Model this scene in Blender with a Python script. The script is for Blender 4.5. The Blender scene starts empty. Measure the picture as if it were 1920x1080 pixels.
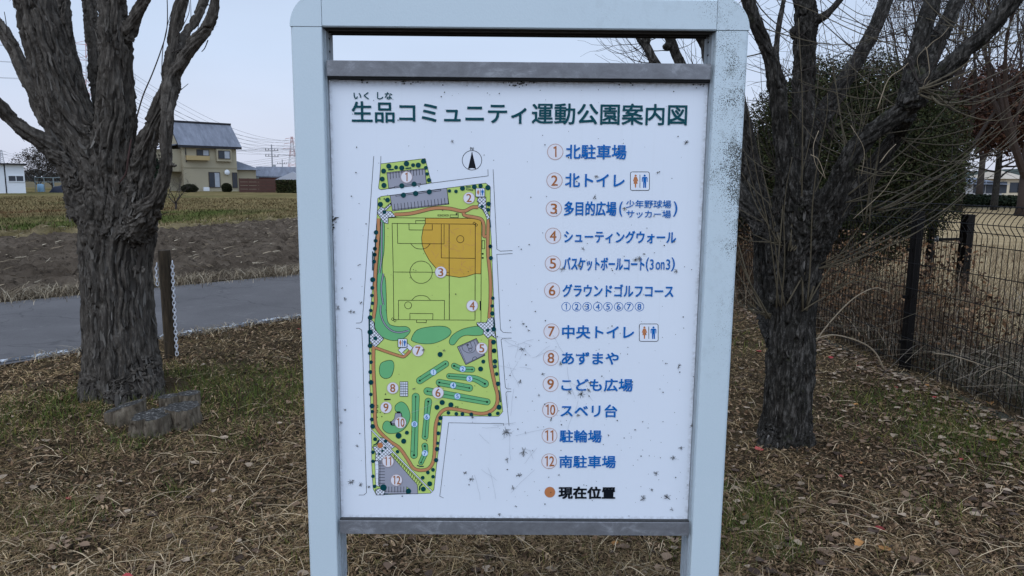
import bpy, bmesh, math, random
import numpy as np
from mathutils import Vector, Matrix
random.seed(7)
RNG = np.random.default_rng(11)
SC = bpy.context.scene
COL = SC.collection
PI = math.pi

# ---------------------------------------------------------------- camera geometry
FPX, PITCH, ROLL = 1330.0, 0.146633, 0.0085333
CAM = np.array([0.0, 0.0, 1.5])
_cp, _sp, _c, _s = math.cos(PITCH), math.sin(PITCH), math.cos(ROLL), math.sin(ROLL)
FW = np.array([0, _cp, -_sp]); _U = np.array([0, _sp, _cp]); _R = np.array([1.0, 0, 0])
RT = _c*_R + _s*_U
UP = _c*_U - _s*_R
def ray(x, y): return FW + RT*(x-960)/FPX + UP*(540-y)/FPX
def gp(x, y, z=0.0):                       # the point of the level z under a photo point
    d = ray(x, y); return CAM + d*((z-1.5)/d[2])
def at(x, y, Y):                           # the point at distance Y under a photo point
    d = ray(x, y); return CAM + d*(Y/d[1])

# ---------------------------------------------------------------- naming helpers
def link(o, parent=None):
    COL.objects.link(o)
    if parent is not None: o.parent = parent
    return o
def tag(o, label=None, cat=None, group=None, kind=None):
    if label: o['label'] = label
    if cat: o['category'] = cat
    if group: o['group'] = group
    if kind: o['kind'] = kind
    return o
def thing(name, label, cat, loc=(0,0,0), rz=0.0, group=None):
    o = bpy.data.objects.new(name, None); o.location = [float(v) for v in loc]; o.rotation_euler = (0,0,rz)
    o.empty_display_size = 0.1
    link(o); return tag(o, label, cat, group)

# ---------------------------------------------------------------- numpy gradient noise
_perm = np.random.default_rng(5).permutation(256); _perm = np.concatenate([_perm]*3)
_grad = np.random.default_rng(6).normal(size=(256,3)); _grad /= np.linalg.norm(_grad,axis=1)[:,None]
def noise(p):
    p = np.asarray(p, float); i = np.floor(p).astype(int); f = p-i; i &= 255
    u = f*f*f*(f*(f*6-15)+10); out = 0
    for dx in (0,1):
        wx = u[:,0] if dx else 1-u[:,0]
        for dy in (0,1):
            wy = u[:,1] if dy else 1-u[:,1]
            for dz in (0,1):
                wz = u[:,2] if dz else 1-u[:,2]
                h = _perm[_perm[_perm[i[:,0]+dx]+i[:,1]+dy]+i[:,2]+dz]
                g = _grad[h]
                out = out + wx*wy*wz*(g[:,0]*(f[:,0]-dx)+g[:,1]*(f[:,1]-dy)+g[:,2]*(f[:,2]-dz))
    return out*1.6
def fbm(p, n=4):
    p = np.asarray(p,float); a, s, o = 1.0, 0.0, 0
    for k in range(n):
        o = o + a*noise(p*2**k + k*17.3); s += a; a *= .5
    return o/s
def fbm2(x, y, n=4, z=0.0): return fbm(np.stack([x, y, np.full_like(x, z)],-1), n)

# ---------------------------------------------------------------- mesh builder
class MB:
    def __init__(s): s.v=[]; s.f=[]; s.m=[]
    def face(s, pts, m=0):
        b=len(s.v); s.v += [tuple(map(float,p)) for p in pts]; s.f.append(tuple(range(b,b+len(pts)))); s.m.append(m)
    def box(s, lo, hi, m=0):
        x0,y0,z0=lo; x1,y1,z1=hi; b=len(s.v)
        s.v += [(x0,y0,z0),(x1,y0,z0),(x1,y1,z0),(x0,y1,z0),(x0,y0,z1),(x1,y0,z1),(x1,y1,z1),(x0,y1,z1)]
        for f in ((0,3,2,1),(4,5,6,7),(0,1,5,4),(1,2,6,5),(2,3,7,6),(3,0,4,7)):
            s.f.append(tuple(b+i for i in f)); s.m.append(m)
    def prism(s, poly, axis, a, b_, m=0):
        """poly: 2D outline; axis 0/1/2: extruded along x, y or z from a to b_"""
        def P(p, t):
            return (t,p[0],p[1]) if axis==0 else (p[0],t,p[1]) if axis==1 else (p[0],p[1],t)
        n=len(poly); b=len(s.v)
        s.v += [P(p,a) for p in poly] + [P(p,b_) for p in poly]
        s.f += [tuple(b+i for i in range(n)), tuple(b+n+i for i in reversed(range(n)))]
        s.f += [(b+i, b+n+i, b+n+(i+1)%n, b+(i+1)%n) for i in range(n)]
        s.m += [m]*(n+2)
    def tube(s, pts, rad, n=8, m=0, cap=True):
        pts=np.asarray(pts,float); K=len(pts)
        rad=np.broadcast_to(np.asarray(rad,float),(K,))
        T=np.gradient(pts,axis=0); T/=np.linalg.norm(T,axis=1)[:,None]+1e-12
        u=np.cross(T[0],(0,0,1.0)); 
        if np.linalg.norm(u)<.1: u=np.cross(T[0],(0,1.0,0))
        u/=np.linalg.norm(u); b=len(s.v); ang=np.arange(n)*2*PI/n
        for k in range(K):
            u=u-T[k]*(u@T[k]); u/=np.linalg.norm(u); w=np.cross(T[k],u)
            ring=pts[k]+rad[k]*(np.cos(ang)[:,None]*u+np.sin(ang)[:,None]*w)
            s.v += [tuple(r) for r in ring.tolist()]
        for k in range(K-1):
            for i in range(n):
                j=(i+1)%n
                s.f.append((b+k*n+i,b+k*n+j,b+(k+1)*n+j,b+(k+1)*n+i)); s.m.append(m)
        if cap:
            s.f.append(tuple(b+i for i in reversed(range(n)))); s.f.append(tuple(b+(K-1)*n+i for i in range(n))); s.m += [m,m]
    def mesh(s, name, mats, smooth=False):
        me=bpy.data.meshes.new(name); me.from_pydata(s.v,[],s.f)
        for mt in (mats if isinstance(mats,(list,tuple)) else [mats]): me.materials.append(mt)
        if any(s.m): me.polygons.foreach_set('material_index', s.m)
        if smooth: me.polygons.foreach_set('use_smooth',[True]*len(me.polygons))
        me.update(); return me
    def build(s, name, mats, parent=None, smooth=False, bevel=0):
        o=bpy.data.objects.new(name, s.mesh(name,mats,smooth)); link(o,parent)
        if bevel:
            md=o.modifiers.new('bevel','BEVEL'); md.width=bevel; md.segments=3; md.limit_method='ANGLE'; md.angle_limit=math.radians(40)
        return o

def np_mesh(name, V, Q, mats, col=None, smooth=False, mi=None):
    """V (n,3), Q (m,k) arrays -> mesh, fast"""
    me=bpy.data.meshes.new(name); V=np.ascontiguousarray(V,dtype=np.float32); Q=np.ascontiguousarray(Q,dtype=np.int32)
    m,k=Q.shape
    me.vertices.add(len(V)); me.vertices.foreach_set('co',V.ravel())
    me.loops.add(m*k); me.loops.foreach_set('vertex_index',Q.ravel())
    me.polygons.add(m); me.polygons.foreach_set('loop_start',np.arange(0,m*k,k,dtype=np.int32))
    try: me.polygons.foreach_set('loop_total',np.full(m,k,dtype=np.int32))
    except Exception: pass
    if smooth: me.polygons.foreach_set('use_smooth',np.ones(m,bool))
    for mt in (mats if isinstance(mats,(list,tuple)) else [mats]): me.materials.append(mt)
    if mi is not None: me.polygons.foreach_set('material_index',mi.astype(np.int32))
    if col is not None:
        a=me.color_attributes.new('Col','FLOAT_COLOR','POINT')
        c=np.ones((len(V),4),np.float32); c[:,:3]=col; a.data.foreach_set('color',c.ravel())
    me.update(calc_edges=True); return me
def ribbons(P, half, side):
    """P (N,K,3) centre lines, half (N,K) half widths, side (N,3) unit -> V,Q"""
    N,K,_=P.shape; off=side[:,None,:]*half[:,:,None]
    V=np.stack([P-off,P+off],2).reshape(N*K*2,3)
    b=(np.arange(N)*K*2)[:,None]+(np.arange(K-1)*2)[None,:]
    Q=np.stack([b,b+1,b+3,b+2],-1).reshape(-1,4)
    return V,Q
def smooth_path(pts, n=6):
    """Catmull-Rom through rows of any width"""
    p=np.asarray(pts,float); p=np.vstack([2*p[0]-p[1],p,2*p[-1]-p[-2]]); out=[]
    for i in range(1,len(p)-2):
        for t in np.arange(n)/n:
            a,b,c,d=p[i-1],p[i],p[i+1],p[i+2]
            out.append(.5*((2*b)+(c-a)*t+(2*a-5*b+4*c-d)*t*t+(-a+3*b-3*c+d)*t**3))
    out.append(p[-2]); return np.array(out)

# ---------------------------------------------------------------- materials
class Mat:
    def __init__(s, name):
        s.m=bpy.data.materials.new(name); s.m.use_nodes=True; s.t=s.m.node_tree
        s.b=s.t.nodes['Principled BSDF']; s.b.inputs['Specular IOR Level'].default_value=.10
    def n(s, typ, **kw):
        nd=s.t.nodes.new(typ)
        for k,v in kw.items():
            if k in nd.inputs.keys() if hasattr(nd.inputs,'keys') else False: nd.inputs[k].default_value=v
            else: setattr(nd,k,v)
        return nd
    def l(s,a,b): s.t.links.new(a,b)
    def noise(s, scale, detail=4, rough=.55, vec=None, dist=0):
        nd=s.t.nodes.new('ShaderNodeTexNoise'); nd.inputs['Scale'].default_value=scale; nd.inputs['Detail'].default_value=detail
        nd.inputs['Roughness'].default_value=rough; nd.inputs['Distortion'].default_value=dist
        if vec is not None: s.l(vec,nd.inputs['Vector'])
        return nd.outputs['Fac']
    def ramp(s, fac, stops):
        nd=s.t.nodes.new('ShaderNodeValToRGB'); e=nd.color_ramp.elements
        while len(e)<len(stops): e.new(.5)
        for el,(p,c) in zip(e,stops):
            el.position=p; el.color=(c,c,c,1) if isinstance(c,(int,float)) else (*c,1)
        s.l(fac,nd.inputs['Fac']); return nd.outputs['Color']
    def mix(s, fac, a, b, mode='MIX'):
        nd=s.t.nodes.new('ShaderNodeMix'); nd.data_type='RGBA'; nd.blend_type=mode
        for sock,val in ((nd.inputs[0],fac),(nd.inputs[6],a),(nd.inputs[7],b)):
            if hasattr(val,'links') or hasattr(val,'is_linked'): s.l(val,sock)
            elif isinstance(val,(int,float)): sock.default_value=val if sock is nd.inputs[0] else (val,val,val,1)
            else: sock.default_value=(*val,1)
        return nd.outputs[2]
    def coord(s, kind='Object', scale=(1,1,1)):
        tc=s.t.nodes.new('ShaderNodeTexCoord'); mp=s.t.nodes.new('ShaderNodeMapping'); mp.inputs['Scale'].default_value=scale
        s.l(tc.outputs[kind],mp.inputs['Vector']); return mp.outputs['Vector']
    def color(s,c):
        if isinstance(c,tuple): s.b.inputs['Base Color'].default_value=(*c,1)
        else: s.l(c,s.b.inputs['Base Color'])
        return s
    def rough(s,r):
        if isinstance(r,(int,float)): s.b.inputs['Roughness'].default_value=r
        else: s.l(r,s.b.inputs['Roughness'])
        return s
    def dull(s): s.b.inputs['Specular IOR Level'].default_value=.0; return s
    def metal(s,v): s.b.inputs['Metallic'].default_value=v; return s
    def bump(s,h,strength=.3,dist=.01):
        nd=s.t.nodes.new('ShaderNodeBump'); nd.inputs['Strength'].default_value=strength; nd.inputs['Distance'].default_value=dist
        s.l(h,nd.inputs['Height']); s.l(nd.outputs['Normal'],s.b.inputs['Normal']); return s
def plain(name,c,r=.6,var=.12,scale=30,metal=0,bump=0):
    """a colour with slight unevenness"""
    m=Mat(name); v=m.coord()
    f=m.noise(scale,4,.6,v)
    m.color(m.mix(f,tuple(x*(1-var) for x in c),tuple(min(1,x*(1+var)) for x in c))).rough(r).metal(metal)
    if bump: m.bump(f,bump,.01)
    return m.m
def from_attr(name, r=.8, gain=1.0, trans=0):
    m=Mat(name); a=m.t.nodes.new('ShaderNodeAttribute'); a.attribute_name='Col'
    m.color(a.outputs['Color']).rough(r)
    m.b.inputs['Specular IOR Level'].default_value=.04
    return m.m
# ================================================================= THE MAP SIGN
SX, SY, SYAW = -0.48846, 1.90904, 0.005533
PZ1 = 1.5+0.26748; PZ0 = PZ1-1.2195
_sa=np.array([math.cos(SYAW),math.sin(SYAW),0]); _sn=np.array([-math.sin(SYAW),math.cos(SYAW),0]); _so=np.array([SX,SY,0])
def bl(x,y,ly=0.0):                        # photo point -> sign coordinates (across, height) on the plane ly
    d=ray(x,y); t=((_so-CAM)@_sn+ly)/(d@_sn); P=CAM+d*t-_so; return (float(P@_sa),float(P[2]))
sign=thing('map_sign','large white park map board in a pale blue grey metal frame','sign',(SX,SY,0),SYAW)

def mat_frame():
    m=Mat('frame_paint'); v=m.coord()
    base=m.mix(m.noise(3,5,.6,v),(.52,.60,.635),(.575,.65,.68))
    fine=m.noise(260,3,.6,v)
    base=m.mix(m.ramp(fine,[(.3,0),(.75,.35)]),base,(.45,.54,.59))
    # black algae specks: on the right post and the right half of the beam
    sep=m.t.nodes.new('ShaderNodeSeparateXYZ'); tc=m.t.nodes.new('ShaderNodeTexCoord'); m.l(tc.outputs['Object'],sep.inputs[0])
    def mr(src,a,b,c=0.,d=1.):
        q=m.t.nodes.new('ShaderNodeMapRange'); q.inputs[1].default_value=a;q.inputs[2].default_value=b;q.inputs[3].default_value=c;q.inputs[4].default_value=d
        m.l(src,q.inputs[0]); return q.outputs[0]
    def mul(a,b,op='MULTIPLY'):
        q=m.t.nodes.new('ShaderNodeMath'); q.operation=op
        for i,w in enumerate((a,b)):
            if isinstance(w,(int,float)): q.inputs[i].default_value=w
            else: m.l(w,q.inputs[i])
        return q.outputs[0]
    xr=mr(sep.outputs[0],.55,1.07)
    zr=mul(mr(sep.outputs[2],.85,1.40),mr(sep.outputs[2],1.74,1.90,1.0,.8))
    edge=mr(sep.outputs[0],1.02,1.085,.72,1.12)
    patch=mr(m.noise(9,5,.65,v),.40,.60)
    dens=mul(mul(mul(xr,zr),edge),mul(patch,.55,'ADD'))
    dens=mul(dens,.74)
    vor=m.t.nodes.new('ShaderNodeTexVoronoi'); vor.inputs['Scale'].default_value=330; vor.inputs['Randomness'].default_value=1; m.l(v,vor.inputs['Vector'])
    n2=m.noise(170,4,.75,v)
    spot=mul(mul(vor.outputs['Distance'],n2,'ADD'),mul(dens,.62),'SUBTRACT')
    sp=m.ramp(spot,[(.33,1.0),(.44,0.0)])
    base=m.mix(sp,base,(.06,.065,.06))
    stain=mr(m.noise(26,5,.7,v),.52,.64)
    base=m.mix(mul(mul(stain,dens),.42),base,(.17,.19,.18))
    m.color(base).rough(.42); m.bump(mul(m.noise(190,2,.5,v),sp,'ADD'),.12,.002)
    m.b.inputs['Specular IOR Level'].default_value=.4
    return m.m
M_FRAME=mat_frame()
def mat_alu():
    m=Mat('weathered_aluminium'); v=m.coord(scale=(1,1,1.6))
    f=m.noise(22,6,.65,v,.6); g=m.noise(300,2,.5,v)
    c=m.ramp(f,[(.35,(.17,.17,.178)),(.55,(.215,.217,.228)),(.72,(.34,.345,.36))])
    c=m.mix(m.ramp(g,[(.4,0),(.8,.25)]),c,(.1,.1,.105))
    m.color(c).rough(.5).metal(.35); return m.m
M_ALU=mat_alu()
M_DARK=plain('dark_gap',(.012,.012,.012),.9)
M_INNER=plain('dirty_channel_paint',(.36,.40,.43),.6,.25,40)

def rrect(x0,y0,x1,y1,r,n=6,inner_chamfer=0):
    out=[]
    for cx,cy,a0,rr in ((x1,y0,-90,r[0]),(x1,y1,0,r[1]),(x0,y1,90,r[2]),(x0,y0,180,r[3])):
        sx=-1 if cx==x1 else 1; sy=1 if cy==y0 else -1
        for k in range(n+1):
            a=math.radians(a0+90*k/n); out.append((cx+sx*rr+rr*math.cos(a),cy+sy*rr+rr*math.sin(a)))
    return out
FY0,FY1=-.035,.075                         # front and back of the frame
LX0,LX1,RX0,RX1=-.0805,0.0005,1.003,1.087
ZJ=1.8885; ZT=ZJ+.084
for a,b,inn in ((LX0,LX1,1),(RX0,RX1,0)):
    mb=MB()
    r=(.004,.004,.012,.012) if inn else (.012,.012,.004,.004)
    mb.prism(rrect(a,FY0,b,FY1,r),2,-.02,ZJ-.0008)
    p=mb.build('post',M_FRAME,sign,smooth=False)
    # inner channel lip with its slots, seen between frame and panel
    ch=MB(); xi=b if inn else a; s=1 if inn else -1
    ch.box((min(xi,xi+s*.0045),-.012,.35),(max(xi,xi+s*.0045),.060,ZJ-.001))
    ch.box((min(xi+s*.0045,xi+s*.0062),.004,.35),(max(xi+s*.0045,xi+s*.0062),.008,ZJ-.002))
    ch.box((min(xi+s*.0045,xi+s*.0062),.030,.35),(max(xi+s*.0045,xi+s*.0062),.034,ZJ-.002))
    for zz in (1.835,1.868): ch.box((min(xi+s*.0046,xi+s*.0054),.012,zz),(max(xi+s*.0046,xi+s*.0054),.026,zz+.004),1)
    ch.build('channel',[M_INNER,M_DARK],p)
# beam and the two rounded corners
mb=MB(); mb.prism([(FY0,ZJ+.003),(FY0+.003,ZJ),(FY1-.003,ZJ),(FY1,ZJ+.003),(FY1,ZT-.012),(FY1-.012,ZT),(FY0+.012,ZT),(FY0,ZT-.012)],0,LX1+.0012,RX0-.0012)
mb.build('top_beam',M_FRAME,sign)
mb=MB(); mb.box((LX1+.002,FY0+.01,ZJ-.0012),(RX0-.002,FY1-.01,ZJ-.0004)); 
for yy in (-.012,.018,.045): mb.box((LX1+.002,yy,ZJ-.0048),(RX0-.002,yy+.0035,ZJ-.0014))
mb.build('beam_channel',plain('underside_shade',(.06,.055,.05),.7,.5,60),sign)  # near-black colour paints in the shade on the beam's downward face
for left in (1,0):
    xin=LX1 if left else RX0; xo=LX0 if left else RX1; w=abs(xo-xin); pl=[(xin,ZJ+.0006)]
    R_=.083
    for k in range(15):
        a=PI/2*k/14
        x=(xo+R_*(1-math.cos(a))) if left else (xo-R_*(1-math.cos(a)))
        pl.append((x,ZJ+.0006+(ZT-ZJ-.0006)*math.sin(a)))
    pl.append((xin,ZT))
    mb=MB(); mb.prism(pl,1,FY0-.0004,FY1+.0004); mb.build('corner_cap',M_FRAME,sign,bevel=.006)
    g=MB(); g.box((min(xin,xo)+.008,FY0+.004,ZJ-.006),(max(xin,xo)-.004,FY1-.006,ZJ+.006)); g.build('joint',M_DARK,sign)
# rails
for z0,z1 in ((PZ1+.0015,1.8087),(.5120,.5522)):
    mb=MB(); mb.box((.0062,-.022,z0),(.9972,.020,z1)); r=mb.build('rail',M_ALU,sign,bevel=.0015)
mb=MB(); mb.box((.0068,-.0195,PZ1-.0045),(.9968,-.004,PZ1+.0012)); mb.build('gasket',M_DARK,sign)
mb=MB(); mb.box((.0068,-.0185,.5524),(.9968,-.006,.5545)); mb.build('gasket',plain('grimy_seal',(.05,.05,.05),.8,.6,90),sign)

def mat_panel():
    m=Mat('panel_film'); v=m.coord()
    c=m.mix(m.noise(2.2,4,.6,v),(.70,.74,.80),(.76,.79,.84))
    st=m.coord(scale=(60,60,2.0))
    c=m.mix(m.ramp(m.noise(1.0,4,.6,st),[(.58,0),(.8,.14)]),c,(.48,.5,.5))
    # grime along the edges
    sep=m.t.nodes.new('ShaderNodeSeparateXYZ'); tc=m.t.nodes.new('ShaderNodeTexCoord'); m.l(tc.outputs['Object'],sep.inputs[0])
    def edge(src,a,b):
        q=m.t.nodes.new('ShaderNodeMapRange'); q.inputs[1].default_value=a;q.inputs[2].default_value=b;q.inputs[3].default_value=1;q.inputs[4].default_value=0
        m.l(src,q.inputs[0]); return q.outputs[0]
    def mth(op,a,b):
        q=m.t.nodes.new('ShaderNodeMath'); q.operation=op
        for i,w in enumerate((a,b)):
            if isinstance(w,(int,float)): q.inputs[i].default_value=w
            else: m.l(w,q.inputs[i])
        return q.outputs[0]
    e=mth('MAXIMUM',mth('MAXIMUM',edge(sep.outputs[2],PZ1-.004,PZ1-.022),edge(sep.outputs[2],PZ0+.002,PZ0+.016)),
          mth('MAXIMUM',edge(sep.outputs[0],.006,.016),edge(sep.outputs[0],.998,.985)))
    g=m.noise(70,5,.7,v); 
    c=m.mix(mth('MULTIPLY',e,m.ramp(g,[(.42,0),(.75,.8)])),c,(.16,.14,.12))
    m.color(c).rough(.28); m.b.inputs['Specular IOR Level'].default_value=.25
    return m.m
mb=MB(); mb.box((.0062,.0,PZ0-.002),(.9972,.012,PZ1+.001)); panel=mb.build('panel',mat_panel(),sign)

# ---- flat print on the panel
INK={}
def ink(name,c,r=.3):
    if name not in INK: INK[name]=plain('ink_'+name,c,r,.07,25)
    return INK[name]
inks=dict(light_green=(.50,.64,.17),hill_green=(.155,.44,.19),orange=(.62,.38,.06),asphalt=(.33,.33,.38),path=(.52,.24,.11),
          black=(.008,.010,.014),tree=(.004,.055,.062),white=(.74,.77,.83),blue=(.003,.125,.42),brown=(.38,.135,.045),teal=(.003,.062,.078),
          dot=(.50,.19,.075),cream=(.74,.72,.76),ice=(.58,.72,.84),ring=(.50,.36,.33),stain=(.045,.044,.042),lichen=(.12,.115,.11),web=(.42,.44,.47),skyblue=(.02,.24,.58))
NAMES=list(inks); MATS=[ink(k,v) for k,v in inks.items()]
class Print(MB):
    """flat shapes on the panel, given by photo points"""
    def __init__(s): super().__init__(); s.z=.0004
    def up(s,d=.00025): s.z+=d
    def P(s,p): x,z=bl(*p); return (x,-s.z,z)
    def poly(s,pts,c,outline=None,w=1.0):
        s.face([s.P(p) for p in pts][::-1],NAMES.index(c))
        if outline: s.z+=.00012; s.line(list(pts)+[pts[0]],w,outline); s.z-=.00012
    def line(s,pts,w,c,closed=False):
        q=np.array([bl(*p) for p in pts]); w=w*.00145/2
        keep=[0]+[i for i in range(1,len(q)) if np.linalg.norm(q[i]-q[i-1])>1e-6]; q=q[keep]
        if len(q)<2: return
        d=np.diff(q,axis=0); d/=np.linalg.norm(d,axis=1)[:,None]; n=np.stack([-d[:,1],d[:,0]],1)
        closed=np.linalg.norm(q[0]-q[-1])<1e-5
        nn=np.zeros_like(q); 
        for i in range(len(q)):
            if i==0: a=n[-1] if closed else n[0]; b=n[0]
            elif i==len(q)-1: a=n[-1]; b=n[0] if closed else n[-1]
            else: a,b=n[i-1],n[i]
            mm=a+b; L=mm@mm
            nn[i]=mm*2/max(L,1.0) if L>1e-6 else a
        for i in range(len(q)-1):
            a,b=q[i],q[i+1]
            s.face([(a[0]-w*nn[i][0],-s.z,a[1]-w*nn[i][1]),(b[0]-w*nn[i+1][0],-s.z,b[1]-w*nn[i+1][1]),
                    (b[0]+w*nn[i+1][0],-s.z,b[1]+w*nn[i+1][1]),(a[0]+w*nn[i][0],-s.z,a[1]+w*nn[i][1])],NAMES.index(c))
    def circ(s,c,r,n=28,a0=0,a1=360):
        return [(c[0]+r*math.cos(math.radians(a0+(a1-a0)*k/n)),c[1]+r*math.sin(math.radians(a0+(a1-a0)*k/n))) for k in range(n+(a1-a0<360))]
    def disc(s,c,r,col,outline=None,w=.8): s.poly(s.circ(c,r),col,outline,w)
    def ring(s,c,r,col,w=.8): 
        k=s.circ(c,r); s.line(k+[k[0]],w,col)
def curve(pts,n=6): return [tuple(p) for p in smooth_path(pts,n)]
def closed_curve(pts,n=6):
    p=[pts[-1]]+list(pts)+[pts[0],pts[1]]; q=smooth_path(p,n); return [tuple(a) for a in q[n:-n-1]]
def za(*pts): return [(640+x/5.3333,280+y/5.3333) for x,y in pts]
def zb(*pts): return [(640+x/5.3333,460+y/5.3333) for x,y in pts]
def zc(*pts): return [(640+x/5.3333,600+y/5.3333) for x,y in pts]
def zd(*pts): return [(640+x/5.3333,740+y/5.3333) for x,y in pts]

def word(text, box, mat, parent, name, bold=0.0, z=.0016, mb=None):
    """lettering fitted to the photo box (x0,y0,x1,y1); bold thickens the strokes by overprinting"""
    cu=bpy.data.curves.new(name,'FONT'); cu.body=text; cu.fill_mode='BOTH' if hasattr(cu,'fill_mode') else cu.fill_mode
    o=bpy.data.objects.new(name,cu); COL.objects.link(o); dg=bpy.context.evaluated_depsgraph_get(); dg.update()
    me=bpy.data.meshes.new_from_object(o.evaluated_get(dg)); bpy.data.objects.remove(o); 
    n=len(me.vertices); co=np.empty(n*3); me.vertices.foreach_get('co',co); co=co.reshape(-1,3)
    lo,hi=co.min(0),co.max(0)
    x0,z1=bl(box[0],box[1]); x1,z0=bl(box[2],box[3])
    own=mb is None
    if own: mb=Print()
    e=bold*(z1-z0); V=np.empty_like(co)
    for k,(dx,dz) in enumerate(((0,0),(1,1),(-1,1),(1,-1),(-1,-1)) if bold else ((0,0),)):
        V[:,0]=x0+e+(co[:,0]-lo[0])/(hi[0]-lo[0])*(x1-x0-2*e)+dx*e; V[:,1]=-z-k*.00006
        V[:,2]=z0+e+(co[:,1]-lo[1])/(hi[1]-lo[1])*(z1-z0-2*e)+dz*e
        b=len(mb.v); mb.v+= [tuple(p) for p in V.tolist()]
        for f in me.polygons: mb.f.append(tuple(b+i for i in f.vertices)); mb.m.append(NAMES.index(mat))
    bpy.data.meshes.remove(me)
    if own: return mb.build(name,MATS,parent)

word('生品コミュニティ運動公園案内図',(659,189.5,1287.3,235.5),'teal',panel,'title_lettering',.016)
f=Print(); 
word('いく',(663,172.5,692,186.5),'teal',None,'t',.02,mb=f); word('しな',(707,172.5,736,186.5),'teal',None,'t',.02,mb=f)
f.build('reading_lettering',MATS,panel)
L=[('北駐車場',(1061,270.5,1174,299)),('北トイレ',(1059.8,324.5,1170.6,351.8)),('多目的広場',(1057.8,377,1155.4,405)),
   ('シューティングウォール',(1057.8,431.4,1267,457)),('バスケットボールコート',(1056.5,481.7,1207.9,508.2)),('グラウンドゴルフコース',(1055,532,1262,558)),
   ('中央トイレ',(1054,609.3,1188.3,635.5)),('あずまや',(1053.3,659.5,1159.5,683.8)),('こども広場',(1052.7,709,1186,734)),
   ('スベリ台',(1051.3,757.5,1156.7,782.5)),('駐輪場',(1049.3,805.5,1127.7,829.6)),('南駐車場',(1048.7,853.3,1154,877.5))]
BADGE=[(1041,284.7),(1039.7,338.5),(1038.4,391.3),(1037,442),(1036.5,494),(1035.2,544.5),(1034,621.3),(1033,671),(1032.3,720),(1031.3,768.3),(1030.3,816.7),(1029.7,864.7)]
for (t,b) in L: word(t,b,'blue',panel,'legend_lettering',.019)
f=Print()
for t,b in (('少年野球場',(1173.8,374.7,1258,390.3)),('サッカー場',(1174.5,393.6,1257.4,409)),('(',(1161.3,377.5,1166.8,405.8)),(')',(1263,377.5,1269.2,406)),
            ('(',(1211.3,482.5,1215.8,508.5)),('3',(1218.6,486,1225,505.5)),('on',(1229.5,491,1245.5,505.5)),('3',(1249,486,1256,505.5)),(')',(1259,482.5,1264.5,508.5))):
    word(t,b,'blue',None,'t',.012 if len(t)>1 else .01,mb=f)
f.build('small_lettering',MATS,panel)
INK['black_bold']=INK['black']; word('現在位置',(1047.3,911.5,1153.3,935.5),'black',panel,'legend_lettering',.035)
def digit(f,t,c,h,col,w=None):
    n=len(t); f.z+=.0002; lw=max(.9,h*.13)
    def one(cx):
        f.line([(cx-.22*h,c[1]-.34*h),(cx,c[1]-.47*h),(cx,c[1]+.5*h)],lw,col)
    if t=='1': one(c[0]+.06*h)
    elif n==1: w=.62*h; word(t,(c[0]-w/2,c[1]-h/2,c[0]+w/2,c[1]+h/2),col,None,'t',.012,z=f.z,mb=f)
    else:
        one(c[0]-.2*h)
        if t=='11': one(c[0]+.32*h)
        else: word(t[1],(c[0]+.02*h,c[1]-h/2,c[0]+.50*h,c[1]+h/2),col,None,'t',.012,z=f.z,mb=f)
    f.z-=.0002
for i,c in enumerate(BADGE):
    f=Print(); r=14.6-.6*i/11
    f.disc(c,r,'cream'); f.up(.00012); f.ring(c,r,'ring',1.3); digit(f,str(i+1),c,19.5-.7*i/11,'brown'); f.build('number_badge',MATS,panel)
f=Print()
for i,x in enumerate((313,374,435,496,555,617,676,737)):
    c=(960+x*.3241,575); f.ring(c,8.2,'blue',1.0); digit(f,str(i+1),c,11,'blue')
f.build('course_numbers',MATS,panel)
f=Print(); f.disc((1031,922.7),10,'dot','ring',.7); f.build('location_dot',MATS,panel)
def toilet(x0,y0,x1,y1,base=.0004):
    f=Print(); f.z=base; w,h=x1-x0,y1-y0; q=lambda u,v:(x0+u*w,y0+v*h)
    rr=[]
    for cx,cy,a in ((.9,.1,-90),(.9,.9,0),(.1,.9,90),(.1,.1,180)):
        for k in range(5): t=math.radians(a+22.5*k); rr.append(q(cx+.1*math.cos(t),cy+.1*math.sin(t)))
    f.poly(rr,'white','black',1.1); f.up(.0003); f.line([q(.5,.15),q(.5,.85)],1.0,'black')
    f.poly(f.circ(q(.27,.2),.055*w,12),'dot'); f.poly(f.circ(q(.75,.2),.055*w,12),'blue')
    f.poly([q(.2,.27),q(.34,.27),q(.41,.5),q(.37,.52),q(.32,.38),q(.38,.64),q(.31,.64),q(.30,.85),q(.24,.85),q(.23,.64),q(.16,.64),q(.22,.38),q(.17,.52),q(.13,.5)],'dot')
    f.poly([q(.64,.27),q(.86,.27),q(.9,.32),q(.9,.54),q(.86,.54),q(.85,.34),q(.83,.34),q(.83,.86),q(.765,.86),q(.755,.58),q(.745,.58),q(.735,.86),q(.67,.86),q(.67,.34),q(.65,.34),q(.64,.54),q(.6,.54),q(.6,.32)],'blue')
    f.build('restroom_symbol',MATS,panel)
toilet(1182,322.3,1217.6,357); toilet(1198.7,607.3,1234,640); toilet(892,352.7,909,369,.0030); toilet(746.5,634.7,763.4,650.5,.0030)
f=Print(); c=(885,300.5); f.ring(c,18.3,'black',1.0); f.poly([(885,283.5),(893,317.5),(889,315.6),(885,315),(881,315.6),(877.5,317.5)],'black')
word('N',(882,275.6,887.6,281.2),'black',None,'t',.02,mb=f); f.build('compass',MATS,panel)

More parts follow.
